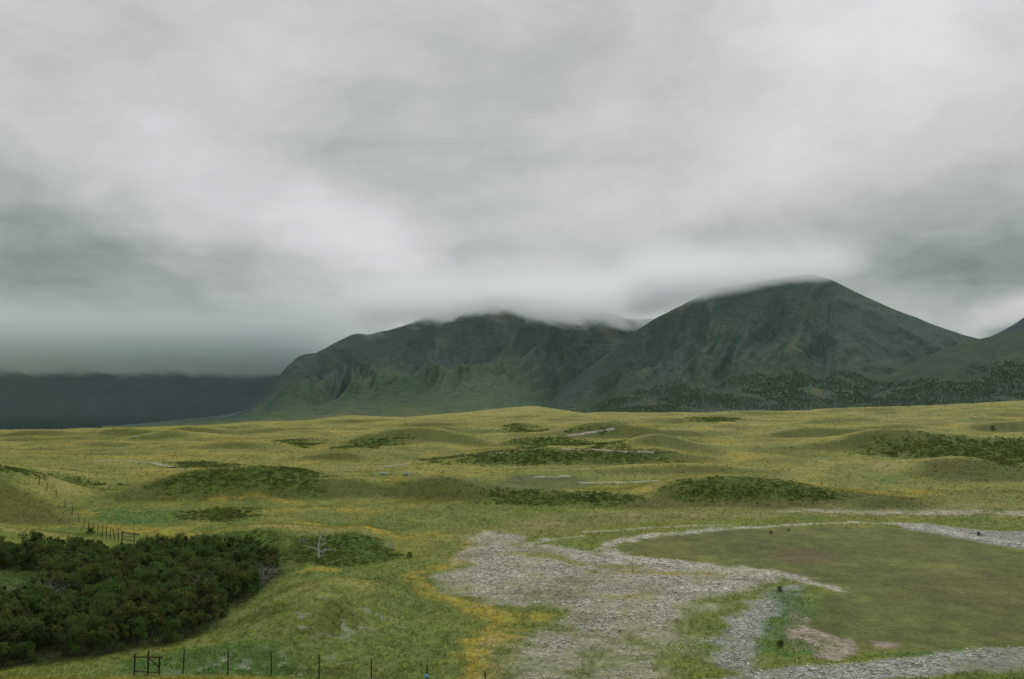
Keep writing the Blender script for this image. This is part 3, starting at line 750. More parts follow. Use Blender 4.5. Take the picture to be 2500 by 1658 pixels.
# ------------------------------------------------------------------ burnt forest along the foot of the mountains
def forest(name, grids, N, label, colours, hgt, wid, bare):
    V, F, Cc = [], [], []
    for (U, Vv, Xg, Yg, Zg), share, vmax, ulo, uhi, seed in grids:
        k = int(N * share)
        n, m = U.shape
        i = ((0.04 + (vmax - 0.04) * RNG.random(k) ** 1.1) * (np.count_nonzero(Vv[:, 0] <= 1) - 2))
        j0, j1 = np.searchsorted(U[0], uu(ulo)), np.searchsorted(U[0], uu(uhi)) - 2
        j = j0 + RNG.random(k) * max(1, j1 - j0)
        i0, jj0 = i.astype(int), np.clip(j.astype(int), 0, m - 2)
        fi, fj = i - i0, j - jj0
        def bl(A): return (A[i0, jj0] * (1 - fi) * (1 - fj) + A[i0 + 1, jj0] * fi * (1 - fj) + A[i0, jj0 + 1] * (1 - fi) * fj + A[i0 + 1, jj0 + 1] * fi * fj)
        x, y, z = bl(Xg), bl(Yg), bl(Zg)
        keep = fbm(x / 160, y / 300, 340 + seed, 4, 0.6) > (-0.12 if not bare else 0.04)
        keep &= RNG.random(k) < smooth(j0, j0 + 0.22 * (j1 - j0), j)       # thin out towards the end of the belt
        x, y, z = x[keep], y[keep], z[keep]
        for q in range(len(x)):
            h = hgt * (0.35 + 1.0 * random.random() ** 1.3); w = wid * (0.7 + 0.6 * random.random()); b = len(V)
            a0 = random.random() * 6.28
            ns = 3 if bare else 5
            for t in range(ns):
                a = a0 + 6.283 * t / ns
                rr = w * (1 if bare else 0.8 + 0.4 * random.random())
                V.append((x[q] + rr * math.cos(a), y[q] + rr * math.sin(a), z[q] - 1.0 + (0 if bare else h * 0.12 * random.random())))
            V.append((x[q], y[q], z[q] + h))
            for t in range(ns): F.append((b + t, b + (t + 1) % ns, b + ns))
            cc = np.array(random.choice(colours)) * (0.75 + 0.5 * random.random())
            Cc += [cc] * (ns + 1)
    o = mesh_obj(name, V, F, M_SCRUB, None, {'Col': np.array(Cc)})
    tag(o, label, 'forest', kind='stuff')

forest('forest', [(gr_peak, 0.55, 0.42, 1330, 2300, 1), (gr_hill, 0.45, 0.7, 1780, 2700, 2)], 34000, 'dark conifer forest spread over the lower mountain slopes',
       [(0.056, 0.100, 0.050), (0.064, 0.106, 0.052), (0.070, 0.104, 0.050)], 5.5, 2.4, False)
forest('burnt_forest', [(gr_peak, 0.65, 0.36, 1350, 2300, 3), (gr_hill, 0.35, 0.45, 1780, 2700, 4)], 26000, 'pale grey trunks of burnt forest along the mountain foot',
       [(0.24, 0.27, 0.25), (0.18, 0.21, 0.20), (0.30, 0.32, 0.30)], 9.0, 0.5, True)

# ------------------------------------------------------------------ air and cloud
def box_mesh(x0, x1, y0, y1, z0, z1):
    V = [(x, y, z) for z in (z0, z1) for y in (y0, y1) for x in (x0, x1)]
    F = [(0, 2, 3, 1), (4, 5, 7, 6), (0, 1, 5, 4), (2, 6, 7, 3), (0, 4, 6, 2), (1, 3, 7, 5)]
    return V, F

def cloud_bank(px0, px1, pybot0, pybot1, pytop, Y0, Y1, dens, label, seed, amp=70.0, fade=90.0, colr=(0.965, 0.985, 1.0)):
    """soft bank of cloud: its base runs from pybot0 to pybot1 across the picture"""
    Ym = 0.5 * (Y0 + Y1)
    A, B = at_depth(px0, pybot0, Ym), at_depth(px1, pybot1, Ym)
    ztop = at_depth(0.5 * (px0 + px1), pytop, Ym)[2]
    zlo = min(A[2], B[2]) - amp * 1.2
    cx, cy, cz = 0.5 * (A[0] + B[0]), Ym, zlo
    hx, hy, hz = 0.5 * (B[0] - A[0]), 0.5 * (Y1 - Y0), ztop - zlo
    V, F = box_mesh(-hx, hx, -hy, hy, 0, hz)
    m, n = new_mat('cloud')
    tcn = n.new('ShaderNodeTexCoord')
    p = n.new('ShaderNodeSeparateXYZ'); n.put(p.inputs[0], tcn.outputs['Object'])
    x, y, z = p.outputs
    sv = n.xyz(n.m('ADD', n.m('MULTIPLY', x, 0.55), n.m('MULTIPLY', z, 0.5)), n.m('MULTIPLY', y, 0.6), n.m('ADD', z, seed * 731.0))
    nz = n.noise(sv, 1 / 170.0, 5.0, 0.62)
    basez = n.m('ADD', A[2] - zlo, n.m('MULTIPLY', n.rng(x, -hx, hx, 0, 1, False), B[2] - A[2]))
    h = n.m('SUBTRACT', z, n.m('ADD', basez, n.m('MULTIPLY', n.m('SUBTRACT', 0.5, nz), amp * 4.0)))
    d = n.rng(h, 0, fade * 1.6)
    d = n.m('MULTIPLY', d, n.rng(z, hz * 0.15, hz * 0.95, 1, 0))
    d = n.m('MULTIPLY', d, n.m('MULTIPLY', n.rng(x, -hx, -hx * 0.6), n.rng(x, hx, hx * 0.6)))
    d = n.m('MULTIPLY', d, n.m('MULTIPLY', n.rng(y, -hy, -hy * 0.55), n.rng(y, hy, hy * 0.55)))
    pv_ = n.new('ShaderNodeVolumePrincipled')
    pv_.inputs['Color'].default_value = (*colr, 1)
    pv_.inputs['Anisotropy'].default_value = 0.35
    n.put(pv_.inputs['Density'], n.m('MULTIPLY', d, dens))
    out = n.new('ShaderNodeOutputMaterial'); n.put(out.inputs['Volume'], pv_.outputs[0])
    m.cycles.volume_step_rate = 0.25
    o = mesh_obj('cloud_bank', V, F, m)
    o.location = (cx, cy, cz)
    tag(o, label, 'cloud', kind='stuff')

cloud_bank(780, 1760, 806, 786, 630, 4300, 5500, 0.0085, 'low cloud spilling over the crest of the craggy ridge', 1, 120, 55)
cloud_bank(1480, 2120, 792, 676, 560, 3750, 4500, 0.010, 'thin cloud cap brushing the summit of the pointed mountain', 2, 34, 42)
cloud_bank(-500, 980, 912, 922, 700, 5300, 6150, 0.009, 'flat grey cloud bank lying on the dark wall at left', 3, 55, 60, (0.70, 0.78, 0.775))

V, F = box_mesh(-13000, 13000, -13000, 13000, -60, 900)
m, n = new_mat('haze_air')
pvh = n.new('ShaderNodeVolumePrincipled')
pvh.inputs['Color'].default_value = (0.60, 0.86, 0.90, 1)
pvh.inputs['Density'].default_value = 0.000012
out = n.new('ShaderNodeOutputMaterial'); n.put(out.inputs['Volume'], pvh.outputs[0])
tag(mesh_obj('haze', V, F, m), 'thin blue haze filling the valley air', 'haze', kind='stuff')

# ------------------------------------------------------------------ grass, gravel and scrub (nobody could count these)
def scatter(N, y0, y1, power, umax=0.62):
    """random spots on the land in front of the camera, thinning with distance"""
    t = np.linspace(y0, y1, 4000)
    cdf = np.cumsum(t ** (1 - power)); cdf /= cdf[-1]
    Y = np.interp(RNG.random(N), cdf, t)
    X = (RNG.random(N) * 2 - 1) * umax * Y
    return X, Y

def blades(X, Y, col, hgt, wid, k, name, label):
    n = len(X)
    Z = H(X, Y)
    X, Y, Z, hgt = (np.repeat(a, k) for a in (X, Y, Z, hgt))
    col = np.repeat(col, k, 0)
    a = RNG.random(n * k) * 2 * math.pi
    off = 0.6 * hgt * RNG.random(n * k)
    bx, by = X + off * np.cos(a), Y + off * np.sin(a)
    h = hgt * (0.5 + 0.8 * RNG.random(n * k))
    w = wid * hgt * (0.7 + 0.6 * RNG.random(n * k))
    b = RNG.random(n * k) * 2 * math.pi
    lean = 1.1 * hgt
    P0 = np.stack([bx - w * np.cos(b), by - w * np.sin(b), Z - 0.04], 1)
    P1 = np.stack([bx + w * np.cos(b), by + w * np.sin(b), Z - 0.04], 1)
    P2 = np.stack([bx + lean * np.cos(a), by + lean * np.sin(a), Z + h], 1)
    V = np.stack([P0, P1, P2], 1).reshape(-1, 3)
    c = col * (0.88 + 0.34 * RNG.random((n * k, 1)))
    C3 = np.repeat(c, 3, 0)
    F = np.arange(len(V)).reshape(-1, 3)
    o = mesh_obj(name, V, F, M_GRASS, None, {'Col': np.clip(C3, 0, 0.8)})
    tag(o, label, 'grass', kind='stuff')

X, Y = scatter(150000, 40, 175, 1.7)
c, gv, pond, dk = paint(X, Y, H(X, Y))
keep = RNG.random(len(X)) < np.where(gv > 0.35, 0.09, 1.0) * (1 - 0.6 * pond)
X, Y, c, gv, pond = X[keep], Y[keep], c[keep], gv[keep], pond[keep]
c = np.where((gv > 0.35)[:, None], GREEN * (0.9 + 0.8 * RNG.random((len(X), 1))), c) * 1.12
hg = (0.09 + 0.15 * RNG.random(len(X)) ** 2.5) * (0.75 + 0.004 * Y) * (1 - 0.6 * pond)
blades(X, Y, c, hg, 0.16, 3, 'grass', 'tufted green and straw grass over the near flats and mounds')
X, Y = scatter(60000, 165, 700, 1.9, 0.58)
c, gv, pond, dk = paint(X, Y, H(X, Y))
keep = RNG.random(len(X)) < np.where(gv > 0.35, 0.2, 1.0) * (1 - 0.8 * pond)
X, Y, c = X[keep], Y[keep], c[keep] * 1.18
blades(X, Y, c, (0.07 + 0.12 * RNG.random(len(X)) ** 2) * (1 + Y / 400), 0.5, 3, 'grass', 'olive and yellow rough grass over the farther rolling plain')

# stones of the dry gravel bed
def stone_shapes(k):
    v = np.array([(1, 0, 0), (-1, 0, 0), (0, 1, 0), (0, -1, 0), (0, 0, 1), (0, 0, -1)], float)
    f = np.array([(0, 2, 4), (2, 1, 4), (1, 3, 4), (3, 0, 4), (2, 0, 5), (1, 2, 5), (3, 1, 5), (0, 3, 5)])
    return [((v + 0.35 * (RNG.random((6, 3)) - 0.5)) * np.array((1, 0.85, 0.65)), f) for _ in range(k)]
SH = stone_shapes(8)
X, Y = scatter(210000, 46, 190, 1.4)
c, gv, pond, dk = paint(X, Y)
dens = gv * smooth(-0.25, 0.35, fbm(X / 6, Y / 6, 71, 4, 0.6) + 0.5 * (c[:, 0] - 0.25) / 0.2)
keep = RNG.random(len(X)) < 0.75 * dens
X, Y, c = X[keep][:42000], Y[keep][:42000], c[keep][:42000]
Z = H(X, Y)
V, F, Cc = [], [], []
b = 0
sz = 0.03 + 0.075 * RNG.random(len(X)) ** 2.6 + 0.0004 * Y
tint = np.array((0.52, 0.49, 0.41)) * (0.55 + 0.9 * RNG.random((len(X), 1))) * (1 + 0.10 * (RNG.random((len(X), 3)) - 0.5))
for i in range(len(X)):
    v, f = SH[i % 8]
    a = RNG.random() * 6.283
    ca, sa = math.cos(a), math.sin(a)
    p = v * sz[i]
    V.append(np.stack([X[i] + p[:, 0] * ca - p[:, 1] * sa, Y[i] + p[:, 0] * sa + p[:, 1] * ca, Z[i] + p[:, 2] + 0.2 * sz[i]], 1))
    F.append(f + b); b += 6
gravel = mesh_obj('gravel', np.concatenate(V), np.concatenate(F), M_STONE, None, {'Col': np.clip(np.repeat(tint, 6, 0), 0.05, 0.7)})
tag(gravel, 'pale river stones scattered over the dry bed', 'gravel', kind='stuff')

# brush on the slopes: clumps of small leaf sprays
def leaf_quads(cx, cy, cz, r, h, per, size, col):
    """leaf sprays filling low domes; all arguments are arrays with one entry per dome"""
    n = len(cx)
    rep = lambda a: np.repeat(a, per, 0)
    th = RNG.random(n * per) * 2 * math.pi
    rr = np.sqrt(RNG.random(n * per)) * rep(r)
    zz = rep(h) * np.sqrt(np.clip(1 - (rr / rep(r)) ** 2, 0, 1)) * (0.45 + 0.6 * RNG.random(n * per))
    P = np.stack([rep(cx) + rr * np.cos(th), rep(cy) + rr * np.sin(th), rep(cz) + zz], 1)
    d1 = RNG.normal(size=(n * per, 3)); d1 /= np.linalg.norm(d1, axis=1, keepdims=True)
    d2 = np.cross(d1, RNG.normal(size=(n * per, 3))); d2 /= np.linalg.norm(d2, axis=1, keepdims=True)
    s = rep(size)[:, None] * (0.6 + 0.8 * RNG.random((n * per, 1)))
    V = np.stack([P - d1 * s - d2 * s * 0.5, P + d1 * s - d2 * s * 0.35, P + d1 * s * 0.7 + d2 * s * 0.5, P - d1 * s * 0.8 + d2 * s * 0.45], 1).reshape(-1, 3)
    c = rep(col) * (0.65 + 0.8 * RNG.random((n * per, 1)))
    return V, np.arange(len(V)).reshape(-1, 4), np.repeat(c, 4, 0)

for i, (poly, label, dens, size) in enumerate(DARKS):
    A = DARKA[i]
    lo, hi = A.P.min(0) - 2, A.P.max(0) + 2
    N = int(np.clip((hi - lo).prod() * dens * 2.8, 300, 16000))
    x = lo[0] + RNG.random(N) * (hi - lo)[0]; y = lo[1] + RNG.random(N) * (hi - lo)[1]
    k = RNG.random(N) < A(x, y) * np.clip(0.9 + 1.2 * fbm(x / 4, y / 6, 78, 3), 0, 1)
    x, y = x[k], y[k]
    if not len(x): continue
    tone = np.array([(0.086, 0.134, 0.028), (0.104, 0.138, 0.031), (0.126, 0.142, 0.038)])[RNG.integers(0, 3, len(x))] * (0.85 + 0.5 * fbm(x / 5, y / 5, 77, 3)[:, None])
    rad = size * 0.42 * (0.5 + 0.9 * RNG.random(len(x)) ** 1.5)
    V, F, Cc = leaf_quads(x, y, H(x, y) - 0.05, rad, rad * 0.65, 14, rad * 0.24, tone)
    o = mesh_obj('scrub', V, F, M_SCRUB, None, {'Col': np.clip(Cc, 0.006, 0.4)})
    tag(o, label, 'scrub', kind='stuff')

# ------------------------------------------------------------------ willow shrubs
def link_copy(src, parent=None):
    c = src.copy(); COL.objects.link(c)
    if parent: c.parent = parent
    return c

def grow(seed, n, height, spread, lean=(0, 0), seg=6, r0=0.045, wig=0.12):
    rnd = np.random.default_rng(seed)
    P, R = [], []
    for i in range(n):
        a = 2 * math.pi * (i + rnd.random()) / n
        h = height * (0.65 + 0.45 * rnd.random()); s = spread * (0.4 + 0.7 * rnd.random())
        t = np.linspace(0, 1, seg)
        x = 0.12 * math.cos(a) + s * np.cos(a) * t ** 1.3 + lean[0] * t + wig * np.cumsum(rnd.normal(size=seg)) * 0.25 * t
        y = 0.12 * math.sin(a) + s * np.sin(a) * t ** 1.3 + lean[1] * t + wig * np.cumsum(rnd.normal(size=seg)) * 0.25 * t
        z = -0.25 + (h + 0.25) * t - 0.18 * h * t ** 3
        P.append(np.stack([x, y, z], 1)); R.append(r0 * (1 - 0.8 * t))
    return P, R

def willow(seed):
    """one shrub of about 2.6 m: stems and a crown of leaf sprays"""
    rnd = np.random.default_rng(seed)
    P, R = grow(seed, 8, 2.0, 1.0)
    sv, sf = tubes(P, R, 5)
    V, F, C = [], [], []; b = 0
    for k in range(34):
        a = rnd.random() * 6.283; q = rnd.random() ** 0.6
        zc = 0.35 + 2.1 * rnd.random() ** 0.9
        rmax = 1.35 * math.sqrt(max(0.08, 1 - (zc / 2.7) ** 2)) * (0.65 + 0.7 * rnd.random())
        cx, cy = q * rmax * math.cos(a), q * rmax * math.sin(a)
        n = 110
        rr = 0.18 + 0.42 * rnd.random() ** 1.5
        D = rnd.normal(size=(n, 3)); D /= np.linalg.norm(D, axis=1, keepdims=True)
        Pp = np.array((cx, cy, zc)) + D * rr * (rnd.random((n, 1)) ** 0.4) * np.array((1, 1, 0.85))
        d1 = rnd.normal(size=(n, 3)) + np.array((0, 0, 0.5)); d1 /= np.linalg.norm(d1, axis=1, keepdims=True)
        d2 = np.cross(d1, rnd.normal(size=(n, 3))); d2 /= np.linalg.norm(d2, axis=1, keepdims=True)
        s = 0.075 * (0.6 + 0.8 * rnd.random((n, 1)))
        V.append(np.stack([Pp - d1 * s, Pp + d2 * s * 0.45, Pp + d1 * s, Pp - d2 * s * 0.45], 1).reshape(-1, 3))
        F.append(np.arange(4 * n).reshape(-1, 4) + b); b += 4 * n
        tone = np.array([(0.056, 0.108, 0.020), (0.074, 0.114, 0.023), (0.096, 0.118, 0.028), (0.062, 0.086, 0.022)][rnd.integers(0, 4)]) * (0.8 + 0.5 * rnd.random())
        C.append(np.repeat(tone * (0.7 + 0.7 * rnd.random((n, 1))), 4, 0))
    V = np.concatenate(V)
    return (sv, sf), (V, np.concatenate(F), np.concatenate(C))

protos = []
for k in range(6):
    (sv, sf), (lv, lf, lc) = willow(300 + k)
    st = mesh_obj('stems', sv, sf, M_BARK)
    fo = mesh_obj('foliage', lv, lf, M_LEAF, None, {'Col': lc})
    protos.append((st, fo))
first = [True] * 6

def place_shrub(x, y, sc, label, group, k=None, name='willow_shrub', squash=1.0):
    k = random.randrange(6) if k is None else k
    root = empty(name, (x, y, float(H(np.array([x]), np.array([y]))[0]) - 0.05), random.random() * 6.283)
    root.scale = (sc, sc, sc * squash)
    for src in protos[k]:
        if first[k]: src.parent = root
        else: link_copy(src, root)
    first[k] = False
    tag(root, label, 'shrub', group)

def pix_of(x, y, z):
    c, s = math.cos(PITCH), math.sin(PITCH)
    d = np.array([x, y, z - CAMZ])
    f = d[1] * c + d[2] * s; u = -d[1] * s + d[2] * c
    return PW / 2 + FPX * d[0] / f, PH / 2 - FPX * u / f

TP = THICKET.P
hole = world_poly([(0, 1396), (90, 1394), (110, 1430), (70, 1475), (0, 1500), (-160, 1500), (-160, 1396)])
lo, hi = TP.min(0), TP.max(0)
spots = []
tries = 0
while len(spots) < 250 and tries < 9000:
    tries += 1
    x, y = lo + RNG.random(2) * (hi - lo)
    d, _ = sdist(TP, np.array([x]), np.array([y]))
    hd, _ = sdist(hole, np.array([x]), np.array([y]))
    if d[0] < 0.6 or hd[0] > -0.5 or abs(x / y) > 0.60: continue
    if any((x - a) ** 2 + (y - b) ** 2 < 1.25 ** 2 for a, b, _ in spots): continue
    spots.append((x, y, d[0]))
MARKS = {k_: ground_at(*v_)[:2] for k_, v_ in {'near the slanting silvery stems': (465, 1480), 'near the lush grass opening': (90, 1450), 'near the pale twiggy shrub': (642, 1432),
         'near the gate frame': (340, 1620), 'near the far fence': (300, 1345), 'by the left picture edge': (20, 1580), 'near the thin pale dead stem': (325, 1478)}.items()}
for x, y, d in spots:
    px, py = pix_of(x, y, 0.5)
    sc = (0.62 + 0.40 * random.random()) * (0.75 if d < 1.6 else 1.0)
    tall = sc > 0.85
    row = 'in the back row of the thicket' if d < 1.7 and py < 1400 else 'on the front edge of the thicket' if d < 1.7 and py > 1500 else 'on the outer flank of the thicket' if d < 1.7 else 'inside the thicket'
    near_ = min(MARKS, key=lambda k_: (MARKS[k_][0] - x) ** 2 + (MARKS[k_][1] - y) ** 2)
    size_ = 'tall' if tall else 'low' if sc < 0.62 else 'mid-sized'
    lab = f'{size_} willow shrub {row}, {near_}'
    grp = lab.replace('shrub', 'shrubs')
    place_shrub(x, y, sc, lab, grp)

for px, py, sc, lab in [(1000, 1362, 0.28, 'tiny dark shrub at the tip of the scrubby mound'), (1882, 1303, 0.18, 'tiny dark bush near the upper rim of the green flat'), (1926, 1296, 0.14, 'smallest dark bush on the upper rim of the green flat'),
                        (1905, 1445, 0.22, 'green bush at the head of the weedy gravel island'),
                        (1905, 1580, 0.22, 'low yellow-green bush at the foot of the weedy gravel island'), (2390, 1308, 0.22, 'dark bush on the grey gravel near the right edge'), (2424, 1050, 0.9, 'lone dark bush on the far slope above the right scrub belt'), (220, 1305, 0.4, 'small dark bush beside the far fence posts')]:
    p = ground_at(px, py)
    place_shrub(p[0], p[1], sc, lab, None, name='small_shrub', squash=0.85)

# ------------------------------------------------------------------ dead, bleached shrubs
def twig_set(seed, limbs, per, length):
    rnd = np.random.default_rng(seed)
    P, R = [], []
    for L_, lr in zip(*limbs):
        for q_ in range(per):
            i = rnd.integers(len(L_) // 2, len(L_))
            d = rnd.normal(size=3); d[2] = abs(d[2]) * 0.7; d /= np.linalg.norm(d)
            t = np.linspace(0, 1, 4)[:, None]
            P.append(L_[i] + d * length * (0.5 + rnd.random()) * t + np.array((0, 0, -0.1)) * t ** 2)
            R.append(np.array([0.020, 0.015, 0.010, 0.004]))
    return P, R

def dead_shrub(px, py, h, spread, n, label, seed, mat, per=5, lean=(0, 0), r0=0.05, lift=0.0):
    p = ground_at(px, py)
    root = empty('dead_shrub', (p[0], p[1], p[2] - 0.05 + lift))
    tag(root, label, 'dead shrub')
    P, R = grow(seed, n, h, spread, lean, 7, r0, 0.35)
    v, f = tubes(P, R, 5); mesh_obj('limbs', v, f, mat, root)
    P2, R2_ = twig_set(seed + 1, (P, R), per, 0.5 * h)
    v, f = tubes(P2, R2_, 3); mesh_obj('twigs', v, f, mat, root)

# fallen, forked white tree on the mound
p = ground_at(781, 1358)
root = empty('dead_tree', (p[0], p[1], p[2]))
tag(root, 'bleached white dead tree with a curved limb on the scrubby mound', 'dead tree')
trunk = [np.array([(0, -0.5, -0.1), (-0.02, -0.4, 0.5), (-0.12, -0.3, 1.0), (-0.05, -0.2, 1.5), (0.15, 0.0, 2.0), (0.45, 0.1, 2.4), (0.75, 0.1, 2.55)])]
v, f = tubes(trunk, [np.array([0.11, 0.10, 0.085, 0.075, 0.06, 0.045, 0.02])], 6); mesh_obj('trunk', v, f, M_DEAD, root)
limbs = [np.array([(-0.05, -0.4, 0.55), (-0.45, -0.6, 0.85), (-0.9, -0.7, 0.95), (-1.25, -0.7, 1.05)]), np.array([(0.0, -0.4, 0.4), (0.45, -0.7, 0.6), (0.95, -0.8, 0.75), (1.6, -0.9, 0.7)]),
         np.array([(-0.1, -0.3, 1.0), (0.2, -0.5, 1.1), (0.4, -0.6, 1.15), (0.55, -0.7, 1.3)]), np.array([(0.0, -0.5, 0.1), (0.4, -0.9, 0.15), (0.55, -1.1, 0.45), (0.6, -1.15, 0.7)])]
lr = [np.array([0.06, 0.05, 0.035, 0.015])] * 4
for L_ in limbs:
    v, f = tubes([L_], [lr[0]], 5); mesh_obj('branch', v, f, M_DEAD, root)
P2, R2_ = twig_set(77, (limbs + trunk, lr + lr), 6, 0.55)
v, f = tubes(P2, R2_, 3); mesh_obj('twigs', v, f, M_DEAD, root)

dead_shrub(957, 1342, 0.9, 0.35, 5, 'small bright white dead snag near the tip of the scrubby mound', 401, M_DEAD, 4, r0=0.06)
dead_shrub(642, 1432, 1.8, 0.9, 9, 'pale bare twiggy shrub at the right flank of the thicket', 403, M_DEADG, 9)
dead_shrub(120, 1492, 2.2, 1.0, 10, 'largest pale bare shrub in front of the lush opening at left', 405, M_DEADG, 9)
dead_shrub(160, 1420, 1.7, 0.5, 6, 'slim pale bare shrub at the back corner of the lush opening', 407, M_DEADG, 7)
dead_shrub(465, 1480, 2.6, 0.6, 6, 'dead shrub with slanting silvery stems in mid thicket', 409, M_DEADG, 4, (0.9, 0))
dead_shrub(2, 1492, 1.6, 0.6, 5, 'bare forked whitish shrub cut by the left picture edge', 411, M_DEAD, 5, (0.3, 0))
dead_shrub(325, 1478, 1.9, 0.3, 3, 'single thin pale dead stem in the middle of the thicket', 413, M_DEADG, 3)
dead_shrub(740, 1328, 0.7, 0.5, 4, 'little grey dead shrub just left of the white dead tree', 415, M_DEADG, 5)

# ------------------------------------------------------------------ fences
def post_mesh(h, r, sides=7):
    P = [np.array([(0, 0, -0.35), (0, 0, h * 0.5), (0.01, 0, h - 0.015), (0.01, 0, h)])]
    return tubes(P, [np.array([r * 1.05, r, r * 0.95, r * 0.7])], sides)

def wires(tops, fracs, sag=0.02):
    out = []
    for fr in fracs:
        P = []
        for a, b in zip(tops[:-1], tops[1:]):
            for t in np.linspace(0, 1, 7)[:-1]:
                pt = a[0] * (1 - t) + b[0] * t
                hh = (a[1] * (1 - t) + b[1] * t) * fr
                P.append(pt + np.array((0, -0.05, hh - sag * 4 * t * (1 - t))))
        P.append(tops[-1][0] + np.array((0, -0.05, tops[-1][1] * fr)))
        out.append(np.array(P))
    return out

def fence(name, posts, label, r=0.05, fracs=(0.3, 0.55, 0.78, 0.96), tag_at=None, gate=None, wr=0.006):
    """posts: (picture x, base y, height in m, lean)"""
    G = [ground_at(a, b) for a, b, h, l in posts]
    root = empty(name, tuple(G[0]))
    tag(root, label, 'fence')
    o0 = np.array(G[0])
    for q_, (a, b, h, l) in zip(G, posts):
        v, f = post_mesh(h, r * (0.9 + 0.25 * random.random()))
        po = mesh_obj('post', v, f, M_POST, root)
        po.location = tuple(q_ - o0); po.rotation_euler = (random.uniform(-0.02, 0.02), l, random.random() * 6)
    for Wp in wires([(q_ - o0, h) for q_, (a, b, h, l) in zip(G, posts)], fracs):
        v, f = tubes([Wp], [np.full(len(Wp), wr)], 3)
        mesh_obj('wire', v, f, M_WIRE, root)
    return root, G

# near fence below the bank
near = [(447, 1646, 0), (556, 1650, 0), (662, 1652, 0), (779, 1660, 0), (906, 1672, 0), (1041, 1688, 0), (1184, 1705, 0), (1335, 1726, 0)]
root, G = fence('wire_fence', [(a, b, 1.32, random.uniform(-0.03, 0.03)) for a, b, _ in near], 'line of thin brown posts strung with wire along the bottom edge', 0.036)
# small pale blue tag wired to one post
k = 5
gx = np.array(G[k]) - np.array(G[0])
V = []; F = []
a0 = np.linspace(0, 2 * math.pi, 9)[:-1]
for yy in (-0.075, -0.055):
    for a in a0: V.append((0.13 * math.cos(a) * (1 + 0.25 * math.cos(3 * a)), yy, 0.12 * math.sin(a)))
for i in range(8): F.append((i, (i + 1) % 8, 8 + (i + 1) % 8, 8 + i))
F.append((0, 7, 6, 5)); F.append((0, 5, 4, 1)); F.append((1, 4, 3, 2)); F.append((8, 9, 12, 13)); F.append((9, 10, 11, 12)); F.append((8, 13, 14, 15))
tg = mesh_obj('plastic_flag', V, F, M_WHITE if False else M_BLUE, root)
tg.location = tuple(gx + np.array((0, 0, 0.78)))

# braced gate frame at its left end
gp = [ground_at(328, 1650), ground_at(361, 1650), ground_at(388, 1650)]
root = empty('fence_gate', tuple(gp[0])); tag(root, 'dark wooden gate frame with a diagonal brace at the end of the bottom fence', 'gate')
o0 = np.array(gp[0])
for i, q_ in enumerate(gp):
    v, f = post_mesh((1.15, 1.35, 1.05)[i], 0.05); po = mesh_obj('post', v, f, M_POST, root); po.location = tuple(q_ - o0)
e1, e2 = gp[1] - o0, gp[2] - o0
def bar(nm, a, b, r): 
    a, b = np.array(a, float), np.array(b, float)
    v, f = tubes([np.array([a, a * 0.5 + b * 0.5, b])], [np.array([r, r, r])], 6); mesh_obj(nm, v, f, M_POST, root)
ext = (e2 - e1) / np.linalg.norm(e2 - e1)
bar('top_rail', (-0.1, -0.07, 1.0), e2 + ext * 0.25 + np.array((0, -0.07, 1.02)), 0.035)
bar('bottom_rail', (-0.02, -0.07, 0.22), e2 + np.array((0, -0.07, 0.2)), 0.03)
bar('brace', e1 + np.array((0, -0.10, 1.02)), e2 + np.array((0, -0.10, 0.5)), 0.028)

# far fence climbing the left hill
far = [(402, 1338, 1.2, 0), (358, 1336, 1.15, 0.02), (327, 1330, 1.35, 0), (297, 1328, 1.4, 0), (288, 1320, 1.3, 0.03), (280, 1318, 1.25, 0.2), (269, 1316, 1.2, -0.02), (259, 1313, 1.25, 0), (249, 1310, 1.2, 0.03),
       (239, 1307, 1.2, 0), (228, 1303, 1.15, 0.02), (216, 1298, 1.2, 0), (205, 1290, 1.2, 0), (192, 1276, 1.15, 0.03), (176, 1258, 1.2, 0), (158, 1240, 1.15, 0), (137, 1217, 1.2, 0.02), (115, 1198, 1.15, 0), (96, 1184, 1.2, 0)]
root, G = fence('post_fence', far, 'older fence of dark posts running back over the hill behind the thicket', 0.042)
o0 = np.array(G[0])
a, b, c_ = G[3] - o0, G[2] - o0, G[1] - o0
bar('brace_rail', a + np.array((0, -0.08, 1.2)), b + (c_ - b) * 0.4 + np.array((0, -0.08, 1.15)), 0.05)
bar('brace_rail', a + np.array((0, -0.08, 0.55)), b + np.array((0, -0.08, 0.42)), 0.04)

# ------------------------------------------------------------------ two blue tubs and a white trough far out
def tub(px, py, w, label, rz):
    p = ground_at(px, py)
    root = empty('blue_tub', (p[0], p[1], p[2] - 0.03), rz); tag(root, label, 'tub', 'blue tubs in the hollow')
    prof = [(0.30, 0.0), (0.36, 0.02), (0.43, 0.22), (0.48, 0.42), (0.50, 0.44), (0.47, 0.44), (0.40, 0.20), (0.33, 0.06), (0.0, 0.05)]
    V, F = [], []; ns = 20
    for r, z in prof:
        for j in range(ns):
            t = 2 * math.pi * j / ns
            V.append((w * 1.25 * r * math.cos(t), w * 0.8 * r * math.sin(t), w * z))
    for i in range(len(prof) - 1):
        for j in range(ns): F.append((i * ns + j, i * ns + (j + 1) % ns, (i + 1) * ns + (j + 1) % ns, (i + 1) * ns + j))
    F2 = F
    body = mesh_obj('body', V, F2, M_BLUE, root, None, True)
    P = np.array([(w * 0.625 * math.cos(t), w * 0.40 * math.sin(t), w * 0.44) for t in np.linspace(0, 2 * math.pi, 25)])
    v, f = tubes([P], [np.full(25, 0.03 * w)], 6); mesh_obj('rim', v, f, M_WHITE, body)
tub(936, 1160, 0.95, 'blue plastic tub at the left end of the small bare hollow', 0.2)
tub(991, 1161, 0.95, 'blue plastic tub farther right in the small bare hollow', -0.3)

